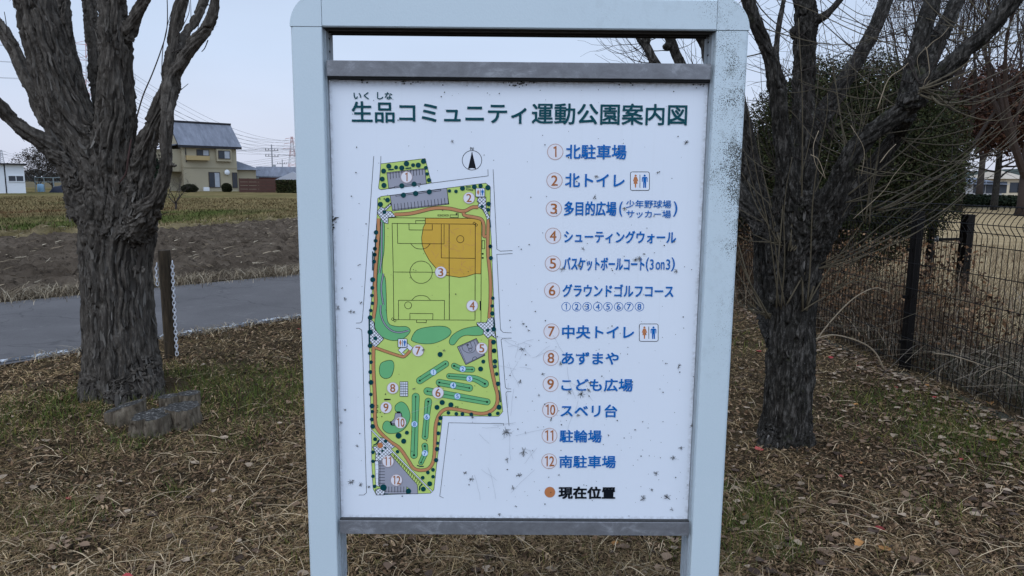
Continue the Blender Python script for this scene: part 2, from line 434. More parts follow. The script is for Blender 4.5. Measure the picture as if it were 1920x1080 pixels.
# ---- the drawn map
g=Print()
g.poly(za((395,145),(838,92),(900,335),(850,345),(700,365),(470,393),(400,403),(378,395),(372,385),(385,280)),'light_green','black',.9)
park=za((360,620),(365,490),(400,470),(490,460),(1055,388),(1445,338),(1490,380),(1490,560),(1485,710),(1500,900))+zb((1505,100),(1520,480),(1530,720),(1545,900))+zc((1560,300),(1590,700),(1615,915),(1575,962),(1010,958))+zd((1000,330),(960,640),(925,950),(890,985),(480,997),(350,1000),(318,940),(305,700),(302,380))+zc((290,740),(285,640),(280,260))+zb((275,1000),(275,750),(300,560),(320,330),(330,100))+za((345,860))
g.poly(park,'light_green','black',.9)
g.up()
orange=za((840,688),(1365,690),(1400,722),(1400,1067))+zb((1396,285),(1338,283),(1250,312),(1180,320),(1050,300),(960,245),(880,150),(830,60))+za((808,950),(803,880),(820,780),(840,740))
g.poly(orange,'orange','black',1.0)
# planted mounds
g.poly(closed_curve(za((395,705),(430,740),(428,1000))+zb((412,160),(412,280),(440,330),(450,500),(455,700),(480,785),(560,810),(650,812),(690,850),(660,900),(600,940),(500,950),(400,910),(345,840),(335,760),(355,560),(360,330),(375,120)) + za((385,960)),5),'hill_green','black',.9)
g.poly(closed_curve(zb((760,845),(900,812),(1040,812),(1098,860),(1060,920),(930,978),(800,982),(720,960),(702,930)),6),'hill_green','black',.9)
g.poly(closed_curve(zb((1350,808),(1410,820),(1424,860),(1405,895),(1330,902),(1240,900),(1180,930),(1130,990),(1090,990),(1080,950),(1120,890),(1220,835)),6),'hill_green','black',.9)
g.poly(closed_curve(zc((480,402),(520,420),(526,480),(500,560),(445,585),(395,560),(380,500),(400,430)),6),'hill_green','black',.9)
g.poly(closed_curve(zd((595,70),(650,100),(685,180),(680,260),(630,340),(560,380),(470,385),(415,340),(425,280),(465,262),(520,290),(600,250),(600,190),(545,165),(540,110)),6),'hill_green','black',.9)
# golf strips
def strip(pts,w,holes,num,at_):
    P=curve(pts,8); q=np.array(P); d=np.gradient(q,axis=0); d/=np.linalg.norm(d,axis=1)[:,None]; n=np.stack([-d[:,1],d[:,0]],1)
    a0=math.degrees(math.atan2(-d[0][1],-d[0][0])); a1=math.degrees(math.atan2(d[-1][1],d[-1][0])); w=np.broadcast_to(np.interp(np.linspace(0,1,len(q)),np.linspace(0,1,len(np.atleast_1d(w))),np.atleast_1d(w)),(len(q),))
    out=[tuple(v) for v in (q-n*w[:,None])]
    out+=g.circ(tuple(q[-1]),w[-1],8,a1-90,a1+90)[1:-1]+[tuple(v) for v in (q+n*w[:,None])[::-1]]+g.circ(tuple(q[0]),w[0],8,a0-90,a0+90)[1:-1]
    g.poly(out,'hill_green','black',.8); g.up(.0004)
    hp=[P[0]]+P[4:-4:4]+[P[-1]] if holes else []
    g.line(P,.9,'black')
    e=P[0]; g.poly([(e[0]-1.8,e[1]-1.6),(e[0]+1.8,e[1]-1.6),(e[0]+1.8,e[1]+1.6),(e[0]-1.8,e[1]+1.6)],'black'); g.disc(P[-1],1.5,'black')
    g.up(.0002); g.disc(at_,5.6,'ice','skyblue',.5); digit(g,num,at_,7.6,'blue'); g.z-=.0006
strip(zc((785,605),(1042,438)),[6.5,6.2],1,'1',zc((921,521))[0])
strip(zc((1128,458),(1200,488),(1308,494)),[5.4,5.4],1,'2',zc((1214,488))[0])
strip(zc((1435,636),(1340,588),(1220,572),(1078,560)),[7.2,5.5,5],1,'3',zc((1281,586))[0])
strip(zc((980,624),(1280,679)),[6.2,6.6],1,'4',zc((1118,652))[0])
strip(zc((1458,818),(861,711)),[6,7],1,'5',zc((1161,761))[0])
strip(zd((870,67),(853,230),(837,418)),[6.6,5.2,5.8],1,'6',zd((855,220))[0])
strip(zd((835,512),(838,580),(797,678)),[5.8,5,4.6],1,'7',zd((836,583))[0])
strip(zd((727,604),(738,290),(744,20)),[6.6,6.0,7],1,'8',zd((732,293))[0])
# parking lots and courts
g.poly(za((455,232),(835,190),(852,345),(474,388)),'asphalt','black',.9)
g.poly(za((488,462),(1055,388),(1076,548),(512,616)),'asphalt','black',.9)
lot=zd((490,595),(760,900),(765,990),(440,990),(372,900),(375,660),(430,640))
g.poly(lot,'asphalt','black',.9)
g.poly(zc((1160,268),(1350,184),(1436,352),(1244,446)),'asphalt','black',1.2)
g.poly(zd((540,182),(602,182),(600,230),(560,300),(510,308),(490,280),(530,240)),'asphalt','black',.8)
g.poly(zd((335,665),(372,660),(380,920),(345,905)),'white','black',.8)
for k in range(5): y=700+k*45; g.poly(zd((336,y),(370,y),(370,y+3),(336,y+3)),'black')
g.up()
for k in range(12):
    t=k/11; x=488+t*320; y=238-t*38; g.line(za((x,y-6),(x+4,y+(62 if k in(0,) else 55))),.9,'black')
g.line(za((455,243),(835,200)),.7,'black')
for k in range(17):
    t=k/16; x=530+t*535; y=545-t*62; g.line(za((x,y),(x+7,y+68)),.9,'black')
g.line(za((515,603),(1072,540)),.7,'black')
for (a,b) in (((532,372),(792,340)),((546,455),(995,400))):
    p=za(a,b); g.poly([p[0],p[1],(p[1][0],p[1][1]+2.6),(p[0][0],p[0][1]+2.6)],'asphalt','black',.8)
for k in range(8): y=682+k*29; g.line(zd((375,y),(436,y)),.9,'black')
g.line(zd((388,665),(388,910)),.7,'black')
for k in range(15):
    x=515+k*19; y=610+k*20.5; g.line(zd((x+22,y-12),(x-14+22,y+26)),.9,'black')
g.line(zd((508,590),(805,890)),.8,'black')
for k in range(8): x=445+k*30; g.line(zd((x,918),(x,975)),.9,'black')
g.line(zd((440,965),(650,965)),.5,'black')
# basketball court lines
g.line(zc((1178,270),(1344,196),(1424,350),(1250,432),(1178,270)),.6,'black')
g.line(curve(zc((1205,262),(1220,300),(1270,328),(1325,315),(1345,270),(1325,212)),6),.7,'black')
g.line(zc((1245,240),(1278,292),(1310,275),(1290,222)),.7,'black'); g.ring(zc((1290,296))[0],3.2,'black',.7)
g.line(curve(zc((1310,402),(1318,375),(1345,368),(1352,384)),4),.8,'black'); g.disc(zc((1265,248))[0],1.6,'black')
# field lines
F=.95
g.line(za((840,688),(470,683))+zb((470,0)),0.0001,'black')
g.line(za((508,740),(1340,748)),F,'black'); g.line(za((508,740))+zb((520,265),(525,742)),F,'black'); g.line(zb((525,742),(1337,747)),F,'black')
g.line(za((1340,748))+zb((1337,747)),F*1.2,'black'); g.line(za((1078,748))+zb((1080,745)),F*1.3,'black')
g.line(za((1400,900))+zb((1396,770)),F,'black')
g.line(za((560,742),(564,940),(1028,945),(1028,750)),F,'black'); g.line(za((676,742),(678,805),(910,806),(910,748)),F,'black')
g.line(za((840,712),(744,712),(744,742)),F,'black'); g.line(curve(za((695,945),(740,985),(795,996),(850,985),(888,945)),5),F,'black')
g.line(za((1000,748),(1000,1067)),F,'black'); g.line(zb((1000,0),(1000,125),(1337,130)),F,'black')
g.ring(zb((798,268))[0],21,'black',F); g.line(zb((520,266),(1080,269)),F,'black'); g.ring(za((1190,898))[0],6.7,'black',F)
g.line(zb((572,742),(572,549),(1032,550),(1030,744)),F,'black'); g.line(zb((686,742),(686,680),(916,682),(914,744)),F,'black')
g.line(curve(zb((703,549),(745,512),(798,500),(855,512),(892,549)),5),F,'black'); g.ring(zb((668,599))[0],6.6,'black',F)
g.line(zb((753,744),(753,771),(850,772),(850,745)),F,'black'); g.line(za((470,683),(1365,690)),F,'black'); g.line(za((470,683),(468,740)),F,'black')
for a,b in (((500,736),(545,750)),): pass
for c in (zb((513,737))[0],zb((535,752))[0],za((1330,740))[0],za((1350,756))[0]): g.line([(c[0]-2.6,c[1]),(c[0],c[1]-2.6),(c[0]+2.6,c[1]),(c[0],c[1]+2.6),(c[0]-2.6,c[1])],.8,'black')
g.line(zb((1390,556),(1392,650)),2.4,'black')
g.line(za((1088,655),(1170,655),(1170,680),(1088,680),(1088,655)),.9,'black'); g.line(za((1148,652),(1148,638),(1168,638),(1168,652)),.9,'black')
for x in (980,1018,1056): g.poly(za((x-14,654),(x+14,654),(x+14,666),(x-14,666)),'light_green','black',.9)
g.line(za((1408,910),(1432,910),(1432,994),(1408,994),(1408,910)),.9,'black')
for y in (85,125): g.disc(zb((1414,y))[0],1.8,'black')
g.line(za((1405,1040),(1420,1052)),1.4,'black')
for x,y in ((1265,400),(1300,405)): g.poly(za((x-14,y-6),(x+12,y-4),(x+14,y+8),(x-12,y+5)),'light_green','black',.9)
# cracks in the orange film
random.seed(4)
for k in range(46):
    c=(random.uniform(806,898),random.uniform(455,512)) if k<34 else (random.uniform(800,898),random.uniform(425,460))
    if (c[0]-852)**2/50**2+(c[1]-470)**2/48**2>1.0: continue
    a=random.uniform(0,6.3); pts=[c]
    for j in range(4): a+=random.uniform(-.7,.7); pts.append((pts[-1][0]+3*math.cos(a),pts[-1][1]+3*math.sin(a)))
    g.line(curve(pts,3),.45,'path')
# grandstand curves
def double(pts,c='asphalt'):
    P=curve(pts,8); g.line(P,3.6,'black'); g.z+=.0001; g.line(P[0:],2.0,c); g.z-=.0001
double(za((405,725),(402,1067))+zb((382,278))); double(zb((421,282),(400,400),(404,490),(421,594))); double(zb((396,596),(395,680),(430,780),(500,850),(580,870),(672,852)))
g.up()
# brown paths
def path(pts,w=5.4,n=8):
    P=curve(pts,n); g.line(P,w+1.5,'black'); g.z+=.00015; g.line(P,w,'path'); g.z-=.00015
path(za((372,690),(370,860))+zb((345,200),(338,400),(345,560),(322,730)))
path(za((530,652),(700,640),(920,590),(1080,592),(1220,618),(1310,580),(1370,578)))
path(za((1222,625),(1235,660),(1330,678),(1400,700),(1425,760),(1425,860),(1450,870)),5.0)
path(za((1470,700),(1465,900))+zb((1468,100),(1490,330),(1490,560),(1478,730)),5.2)
west=zc((322,262),(322,500),(338,800))+zd((338,250),(370,350),(480,460),(580,530),(660,640),(720,730),(800,755),(880,730),(925,640),(938,440),(945,300),(985,190),(1060,140),(1180,150),(1390,188),(1500,160),(1555,90))+zc((1560,740),(1530,620),(1490,400),(1490,190))
path(west,5.6); path(zc((340,275),(450,315),(600,363),(640,355),(690,305)),4.6,5)
# patterned paving
def checker(pts):
    g.poly(pts,'white','black',1.0); q=np.array(pts); lo,hi=q.min(0),q.max(0); g.z+=.00018
    def clip(a,b):
        ts=[0.,1.]; a=np.array(a);b=np.array(b); n=len(q)
        for i in range(n):
            p,r=q[i],q[(i+1)%n]; d=b-a; e=r-p; D=d[0]*e[1]-d[1]*e[0]
            if abs(D)<1e-9: continue
            w=p-a; t=(w[0]*e[1]-w[1]*e[0])/D; u=(w[0]*d[1]-w[1]*d[0])/D
            if 0<=u<=1 and 0<t<1: ts.append(t)
        ts.sort()
        for s,t in zip(ts,ts[1:]):
            m=a+(b-a)*(s+t)/2; ins=False
            for i in range(n):
                p,r=q[i],q[(i+1)%n]
                if (p[1]>m[1])!=(r[1]>m[1]) and m[0]<(r[0]-p[0])*(m[1]-p[1])/(r[1]-p[1])+p[0]: ins=not ins
            if ins: g.line([tuple(a+(b-a)*s),tuple(a+(b-a)*t)],.75,'black')
    S=5.6; R=hi[0]-lo[0]+hi[1]-lo[1]
    for k in np.arange(-R,R,S*1.2):
        clip((lo[0]+k,lo[1]-1),(lo[0]+k+R,lo[1]-1+R*.95)); clip((hi[0]-k,lo[1]-1),(hi[0]-k-R,lo[1]-1+R*.95))
    g.z-=.00018
checker(za((360,620),(395,575),(430,590),(495,535),(497,560),(440,615),(500,620),(545,675),(470,680),(468,742),(430,735),(360,640)))
checker(za((1370,478),(1445,478),(1448,590),(1485,680),(1465,715),(1440,650),(1410,600),(1358,568),(1378,540),(1358,520)))
checker(zb((275,755),(300,742),(328,770),(335,840),(425,935),(335,1025),(290,960)))
checker(zb((1480,712),(1520,720),(1530,850),(1545,930),(1500,900),(1465,930),(1420,880),(1422,845),(1356,795),(1356,770),(1450,770)))
checker(zd((395,425),(440,440),(540,515),(500,540),(510,580),(480,600),(410,660),(340,660),(345,580),(312,520),(350,515)))
checker(zd((340,950),(375,935),(435,955),(430,1000),(350,1000)))
g.line(zd((302,352),(910,970)),3.2,'black'); g.z+=.0002; g.line(zd((302,352),(910,970)),1.7,'white'); g.z-=.0002
g.poly(zc((655,225),(715,275),(690,310),(660,280),(610,325),(650,345),(620,352),(568,300),(600,270)),'white','black',.8)
# shelter
g.z+=.0001
g.poly(zc((588,616),(665,616),(665,762),(588,762)),'white','black',1.0); g.z+=.0002
for k in range(1,4): g.line(zc((588+k*19,616),(588+k*19,762)),.9,'black')
for k in range(1,6): g.line(zc((588,616+k*24),(665,616+k*24)),.9,'black')
g.poly(zd((555,165),(592,165),(592,184),(555,184)),'black'); g.poly(zd((485,265),(500,262),(512,300),(495,306)),'black')
g.poly(zc((428,788),(455,785),(495,788),(492,798),(430,802)),'black'); 
for x,y in ((390,922),(434,932),(406,964),(358,970)): g.poly(zc((x-6,y-4),(x+6,y-4),(x+6,y+4),(x-6,y+4)),'black')
for y in (862,912): g.line(zc((352,y-12),(366,y-12),(366,y+12),(352,y+12)),.8,'black')
g.line(zc((1142,862),(1168,862),(1168,874),(1142,874),(1142,862)),.8,'black')
g.line(zd((320,505),(350,490),(375,450)),2.2,'tree'); g.line(zd((758,705),(790,716),(825,714)),2.2,'tree'); g.line(zd((780,955),(785,915),(812,893)),2.4,'tree')
g.poly(zd((650,985),(655,920),(690,945),(690,988)),'light_green','black',.7)
# trees
g.up()
T=[(za,[(475,168,26),(548,180,20),(605,186,26),(652,143,27),(718,158,20),(770,158,26),(822,120,26),(846,184,19),(858,246,18),(877,308,22),(424,217,25),(410,297,25),(427,360,26),(606,364,26),(728,347,26),(622,458,26),(744,441,27),(880,425,26),(1081,415,18),(1147,420,18),(1212,390,25),(1330,375,25),(1392,365,22),(1466,382,26),(1408,572,18),(1474,546,23),(1468,604,20),(463,506,24),(391,550,26),(432,628,20),(348,830,23),(344,914,20),(337,994,20),(335,1052,20),(1492,968,18)]),
   (zb,[(337,32,20),(335,93,20),(328,162,21),(315,342,26),(311,424,20),(307,500,18),(311,578,18),(295,650,18),(290,722,25),(290,866,28),(340,928,20),(288,1002,24),(1490,10,20),(1495,126,21),(1515,527,18),(1508,605,18),(1510,680,23),(1463,848,18),(1524,838,24),(1522,966,25),(1530,1052,22)]),
   (zc,[(283,332,17),(298,420,19),(291,518,20),(298,622,25),(296,742,18),(308,858,25),(312,914,18),(306,992,20),(315,1062,24),(988,343,26),(1420,414,20),(1393,488,25),(1528,306,24),(1536,412,23),(1536,462,20),(1553,537,19),(1567,636,23),(1009,823,26),(957,871,25),(1096,846,26),(1071,926,19),(1150,936,19),(1211,938,20),(1300,942,20),(1484,945,20),(1577,870,26),(1565,932,19),(992,978,22),(978,1036,19)]),
   (zd,[(573,408,30),(656,378,20),(624,463,26),(339,443,20),(445,463,18),(316,573,19),(562,568,18),(316,664,18),(317,814,18),(334,914,18),(422,926,33),(672,962,27),(884,888,25),(814,828,19),(866,776,19),(917,749,19),(917,818,18),(820,941,25),(948,652,22),(958,542,23),(963,483,17),(970,384,20),(380,592,12),(412,560,12),(440,530,12)])]
for fn,lst in T:
    for x,y,r in lst: g.poly(g.circ(fn((x,y))[0],r/5.333,14),'tree')
for p in (za((470,205),(525,200)),za((642,190),(700,186)),za((1245,375),(1295,375)),zb((315,60),(315,250)),za((345,870),(342,980)),za((1484,700),(1492,780)),zb((1525,720),(1528,830)),zc((1575,700),(1592,820)),zb((282,740),(282,990)),zd((430,990),(470,992))): g.line(p,2.3,'tree')
for x,y in ((385,490),(430,490)): g.poly(za((x-8,y+10),(x,y-8),(x+9,y+12)),'tree')
# big numbers on the map
g.up(.0003)
for fn,x,y,t in ((za,653,278,'1'),(za,1277,486,'2'),(zb,995,267,'3'),(zb,1309,602,'4'),(zc,1404,281,'5'),(zc,967,725,'6'),(zc,768,304,'7'),(zc,515,678,'8'),(zc,448,872,'9'),(zd,592,277,'10'),(zd,468,664,'11'),(zd,552,852,'12')):
    c=fn((x,y))[0]; g.disc(c,10.6,'cream','ring',.8); digit(g,t,c,15.5,'brown',None if t in('1',) or len(t)==1 else 14)
g.disc(zd((389,504))[0],5.4,'dot')
# roads round the park
g.z=.0005
RW=.8
for p in (za((325,68),(290,560),(255,1067))+zb((212,740),(205,765),(185,776),(147,777)),za((396,68),(394,145)),
          zb((147,829),(180,829),(205,850),(215,1067))+zc((232,1050))+zd((252,980),(225,1003),(175,1003)),
          za((900,337),(1468,265),(1466,200)),za((1518,200),(1555,998),(1590,1018),(1712,1012)),zb((1712,82),(1555,90),(1592,845),(1620,870),(1703,875)),
          zb((1703,928),(1615,928),(1597,945),(1612,1067))+zc((1640,670),(1655,688),(1698,688)),zc((1698,716),(1655,716),(1645,730),(1672,1000))+zd((1678,310)),
          zd((1623,310),(1623,290),(1073,280),(985,1015),(1022,1032))): g.line(p,RW,'black')
g.build('park_map',MATS,panel)

# ---- lichen spots, scratches and specks on the panel
s=Print(); s.z=.0035; random.seed(21)
for q_ in ([(627,409),(629,407),(637,407),(631,410),(628,413),(626,412)],[(620,413),(624,411),(626,414),(623,416),(620,419)],[(629,417),(631,415),(632,416),(630,418)],[(624,421),(626,419),(627,421),(625,423)],[(623,431),(625,428),(626,431),(624,433)],[(621,440),(622.5,436),(623,448),(622.5,462),(621.6,452)]): s.poly(q_,'stain')
s.line([(671,498),(676.5,495)],1.1,'stain')
def star(c,r,n,w=.7,col='stain'):
    for k in range(n):
        a=random.uniform(0,2*PI); l=r*random.uniform(.4,1); p=[(c[0]+r*.15*math.cos(a),c[1]+r*.15*math.sin(a))]
        for j in range(3): a+=random.uniform(-.5,.5); p.append((p[-1][0]+l/3*math.cos(a),p[-1][1]+l/3*math.sin(a)))
        s.line(p,w,col)
    s.poly(s.circ(c,r*.14,7),'stain')
stars=[(949,810,12),(982,846,9),(951,862,5),(884,897,6),(872,886,5),(974,890,6),(962,913,5),(1119,331,6),(848,265,4),(1286,267,6),(1233,324,3),(1114,369,6),(1171,391,6),(1200,485,6),(1191,486,5),(1207,476,3),(1267,507,5),(1054,504,6),(1085,499,5),(1093,466,4),(1264,453,3),(981,606,4),(991,619,3),(979,653,5),(1272,686,6),(1051,681,5),(1018,700,4),(975,715,5),(1067,735,5),(1090,740,7),(1104,731,5),(1084,778,4),(1033,787,3),(1297,798,5),(1275,839,6),(1262,857,6),(1206,934,7),(1251,932,8),(1222,918,4),(1230,886,5),(1259,954,4),(776,728,4),(794,655,4),(822,724,4),(885,780,5),(647,560,4),(658,584,5),(664,585,4),(677,567,4),(670,835,4),(659,903,8),(676,908,6),(692,912,4),(642,540,2),(634,577,5),(626,412,5),(647,768,3),(640,792,3),(832,657,4),(1107,717,4),(936,963,4),(967,948,3),(1205,790,2),(1048,890,3),(1010,740,3),(1008,800,2),(1191,805,3),(1140,815,3),(1170,820,2)]
for x,y,r in stars: star((x,y),r*random.uniform(.75,1.05),int(5+r*1.3),.6,'lichen' if random.random()<.6 else 'stain')
for k in range(330):
    x=random.uniform(640,1318); y=random.uniform(158,968); x=650+(x-640)*.96
    if k%3==0: x=random.uniform(930,1290); y=random.uniform(600,965)
    s.poly(s.circ((x,y),random.choice((.5,.6,.7,.9,1.3)),6),'stain')
for k in range(60):                                    # dirt caught under the top rail
    x=random.choice((775,688,978,985,965,1312,760,1180))+random.gauss(0,9); y=150+abs(random.gauss(0,3.5))+ (x-612)*.01
    s.poly(s.circ((x,y),random.uniform(.6,1.9),6),'stain')
for k in range(16): y=random.uniform(405,440); s.poly(s.circ((624+random.gauss(0,1.5),y),random.uniform(.7,1.8),6),'stain')
for k in range(34):                                    # old web threads
    c=random.choice([(980,635),(960,690),(950,812),(985,850),(1080,735),(1000,670),(900,880),(820,750)]); a=random.uniform(0,2*PI); l=random.uniform(18,70)
    p=[(c[0]+random.gauss(0,14),c[1]+random.gauss(0,16))]
    for j in range(4): a+=random.uniform(-.25,.25); p.append((p[-1][0]+l/4*math.cos(a),p[-1][1]+l/4*math.sin(a)))
    p=[q for q in p if q[0]<1315 and q[0]>645]
    if len(p)>1: s.line(p,.4,'web')
s.build('lichen_spots',MATS,panel)
# ================================================================= GROUND
def smooth01(t): t=np.clip(t,0,1); return t*t*(3-2*t)
ROADN=np.array([(-14.5,-7.0),(-4.13,5.58),(-3.34,6.62),(-2.33,7.72),(-.2,10.2),(3.6,15.5),(8.6,24.5),(14,36),(24,60),(44,110)])
ROADF=np.array([(-17.6,-4.4),(-6.26,8.54),(-4.75,10.15),(-3.47,11.44),(-1.9,13.4),(1.6,18.3),(6.0,26.5),(11,37.6),(21,61.5),(40.5,111)])
def side_of(P, x, y):
    """signed distance to a polyline (left of its direction is positive)"""
    best=np.full(x.shape,1e9); sg=np.ones(x.shape)
    for a,b in zip(P[:-1],P[1:]):
        d=b-a; L=d@d; t=np.clip(((x-a[0])*d[0]+(y-a[1])*d[1])/L,0,1)
        dx=x-a[0]-t*d[0]; dy=y-a[1]-t*d[1]; r=np.hypot(dx,dy); c=d[0]*dy-d[1]*dx
        k=r<best; best=np.where(k,r,best); sg=np.where(k,np.where(c>=0,1,-1),sg)
    return best*sg
FENX=lambda y: 3.27-.085*(y-4.3)*.9        # the fence line
def height(x,y):
    dn=side_of(ROADN,x,y)
    near=smooth01((-dn-.1)/.8)*smooth01((26-y)/10)*smooth01((22-np.abs(x))/8)
    h=(fbm2(x*.8,y*.8,3)*.035+fbm2(x*5,y*5,3,3)*.012)*near
    # the soil is heaped a little round the two trunks
    for (cx,cy,r) in ((-2.6,4.9,.75),(1.5,3.95,.5)): h=h+.03*np.exp(-((x-cx)**2+(y-cy)**2)/r**2)
    h=h-.03*smooth01(dn/.1)*smooth01((3.3-dn)/.2)            # a bed for the road
    return h
t=np.linspace(-8.7,8.7,560); gx=np.sinh(t)*1.0; gx=np.where(np.abs(gx)>1,gx,gx)
ty=np.linspace(-5.2,8.9,470); gy=np.sinh(ty)+4.4
X,Y=np.meshgrid(gx,gy); Zg=height(X.ravel(),Y.ravel())
V=np.stack([X.ravel(),Y.ravel(),Zg],-1); nx,ny=len(gx),len(gy)
i=(np.arange(ny-1)[:,None]*nx+np.arange(nx-1)[None,:]).ravel(); Q=np.stack([i,i+1,i+nx+1,i+nx],-1)
def mat_ground():
    m=Mat('dead_lawn_soil'); v=m.coord()
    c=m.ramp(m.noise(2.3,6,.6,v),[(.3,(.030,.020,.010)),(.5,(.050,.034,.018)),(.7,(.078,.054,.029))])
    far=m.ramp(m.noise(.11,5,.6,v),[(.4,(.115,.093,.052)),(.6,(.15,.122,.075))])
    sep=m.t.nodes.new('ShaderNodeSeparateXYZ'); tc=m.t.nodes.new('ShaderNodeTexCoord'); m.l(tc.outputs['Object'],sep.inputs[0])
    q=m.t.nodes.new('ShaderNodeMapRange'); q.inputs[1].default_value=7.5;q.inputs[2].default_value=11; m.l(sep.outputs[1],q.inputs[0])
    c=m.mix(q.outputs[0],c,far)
    f=m.noise(55,6,.75,v); c=m.mix(m.ramp(f,[(.45,0),(.75,.6)]),c,(.17,.135,.10))
    m.color(c).rough(.95).dull(); m.bump(f,.8,.03); return m.m
M_GROUND=mat_ground()
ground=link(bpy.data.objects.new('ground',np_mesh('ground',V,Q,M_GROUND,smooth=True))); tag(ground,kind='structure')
# road
def dense(P,n=14):
    t=np.arange((len(P)-1)*n+1)/n; k=np.arange(len(P)); q=np.stack([np.interp(t,k,P[:,0]),np.interp(t,k,P[:,1])],1)
    w=np.pad(q,((7,7),(0,0)),mode='reflect',reflect_type='odd'); return np.stack([np.convolve(w[:,i],np.ones(15)/15,'valid') for i in (0,1)],1)
def strip_sheet(name,A,B,z,mat,kind='structure',step=.35,lift=None,cols=10):
    a=dense(A); b=dense(B); m=len(a); rows=[]
    for k in range(cols+1): rows.append(a+(b-a)*k/cols)
    P=np.stack(rows,1); V=np.concatenate([P.reshape(-1,2),np.full((m*(cols+1),1),z)],1)
    i=(np.arange(m-1)[:,None]*(cols+1)+np.arange(cols)[None,:]).ravel(); Q=np.stack([i,i+cols+1,i+cols+2,i+1],-1)[:,::-1]
    o=link(bpy.data.objects.new(name,np_mesh(name,V,Q,mat,smooth=True))); return tag(o,kind=kind)
def mat_road():
    m=Mat('asphalt'); v=m.coord()
    c=m.ramp(m.noise(1.1,5,.6,v),[(.3,(.085,.078,.077)),(.7,(.118,.108,.106))])
    f=m.noise(160,3,.7,v); c=m.mix(m.ramp(f,[(.4,0),(.8,.6)]),c,(.24,.235,.23))
    c=m.mix(m.ramp(m.noise(4,6,.75,v),[(.56,0),(.70,.45)]),c,(.07,.067,.068))
    c=m.mix(m.ramp(m.noise(2.2,6,.8,v),[(.60,0),(.66,.35)]),c,(.19,.18,.17))
    cr=m.t.nodes.new('ShaderNodeTexVoronoi'); cr.feature='DISTANCE_TO_EDGE'; cr.inputs['Scale'].default_value=.55
    d=m.t.nodes.new('ShaderNodeMix'); d.data_type='RGBA'; d.blend_type='ADD'; d.inputs[0].default_value=.35; m.l(v,d.inputs[6]); nz=m.t.nodes.new('ShaderNodeTexNoise'); nz.inputs['Scale'].default_value=3; m.l(v,nz.inputs['Vector']); m.l(nz.outputs['Color'],d.inputs[7]); m.l(d.outputs[2],cr.inputs['Vector'])
    c=m.mix(m.ramp(cr.outputs['Distance'],[(.0,.35),(.008,0)]),c,(.03,.03,.03))
    m.color(c).rough(.85).dull(); m.bump(f,.35,.004); return m.m
strip_sheet('road',ROADN+[(0,0)],ROADF,.006,mat_road())
def mat_line():
    m=Mat('worn_line_paint'); v=m.coord()
    c=m.mix(m.ramp(m.noise(11,6,.75,v),[(.44,1),(.49,0)]),(.075,.078,.086),(.46,.47,.48)); m.color(c).rough(.75); return m.m
nrm=np.gradient(ROADN,axis=0); nrm/=np.linalg.norm(nrm,axis=1)[:,None]; nrm=np.stack([-nrm[:,1],nrm[:,0]],1)
strip_sheet('road_marking',ROADN+nrm*.07,ROADN+nrm*.19,.010,mat_line(),cols=1)
# ploughed field beyond the road: real clods
def grid_sheet(name,x0,x1,y0,y1,step,zf,mask,mat,kind='structure',col=None):
    xs=np.arange(x0,x1+step,step); ys=np.arange(y0,y1+step,step); X,Y=np.meshgrid(xs,ys); x,y=X.ravel(),Y.ravel(); z=zf(x,y)
    V=np.stack([x,y,z],-1); n=len(xs); i=(np.arange(len(ys)-1)[:,None]*n+np.arange(n-1)[None,:]).ravel(); Q=np.stack([i,i+1,i+n+1,i+n],-1)
    cx=x[i]+step/2; cy=y[i]+step/2; Q=Q[mask(cx,cy)]; used=np.unique(Q); rm=np.full(len(V),-1); rm[used]=np.arange(len(used))
    o=link(bpy.data.objects.new(name,np_mesh(name,V[used],rm[Q],mat,smooth=True))); return tag(o,kind=kind)
def field_far(x,y):   # far limit of the field: a bank running across
    return np.interp(x,[-40,-20,-12,-9.7,-8,-5,2],[-14,8,16.6,19.5,26.5,36,50])+fbm2(x*.5,y*0,2)*.4
def zfield(x,y):
    df=side_of(ROADF,x,y); e=smooth01((df-.25)/.7)*smooth01((field_far(x,y)-y)/.8)
    r=fbm2(x*2.6+y,y*2.6,3); f=np.abs(fbm2(x*5.5,y*5.5,3,9)); fur=np.sin((x*.75-y*.65)*5.2+r*1.5)*.035
    c=np.abs(fbm2(x*2.2+3,y*3.2,4,21)); return .012+e*(.05+r*.06+f*.30+c*.20+fur)
def mat_field():
    m=Mat('ploughed_soil'); v=m.coord()
    c=m.ramp(m.noise(1.6,6,.6,v),[(.3,(.088,.066,.048)),(.55,(.15,.114,.083)),(.75,(.23,.18,.135))])
    f=m.noise(24,6,.8,v); c=m.mix(m.ramp(f,[(.52,0),(.72,.8)]),c,(.19,.155,.12)); g=m.noise(9,5,.7,v); c=m.mix(m.ramp(g,[(.35,.65),(.48,0)]),c,(.02,.016,.013))
    m.color(c).rough(.95).dull().bump(f,1,.08); return m.m
grid_sheet('ploughed_field',-24,2,-2,46,.095,zfield,lambda x,y:(side_of(ROADF,x,y)>.1)&(y<field_far(x,y)),mat_field())
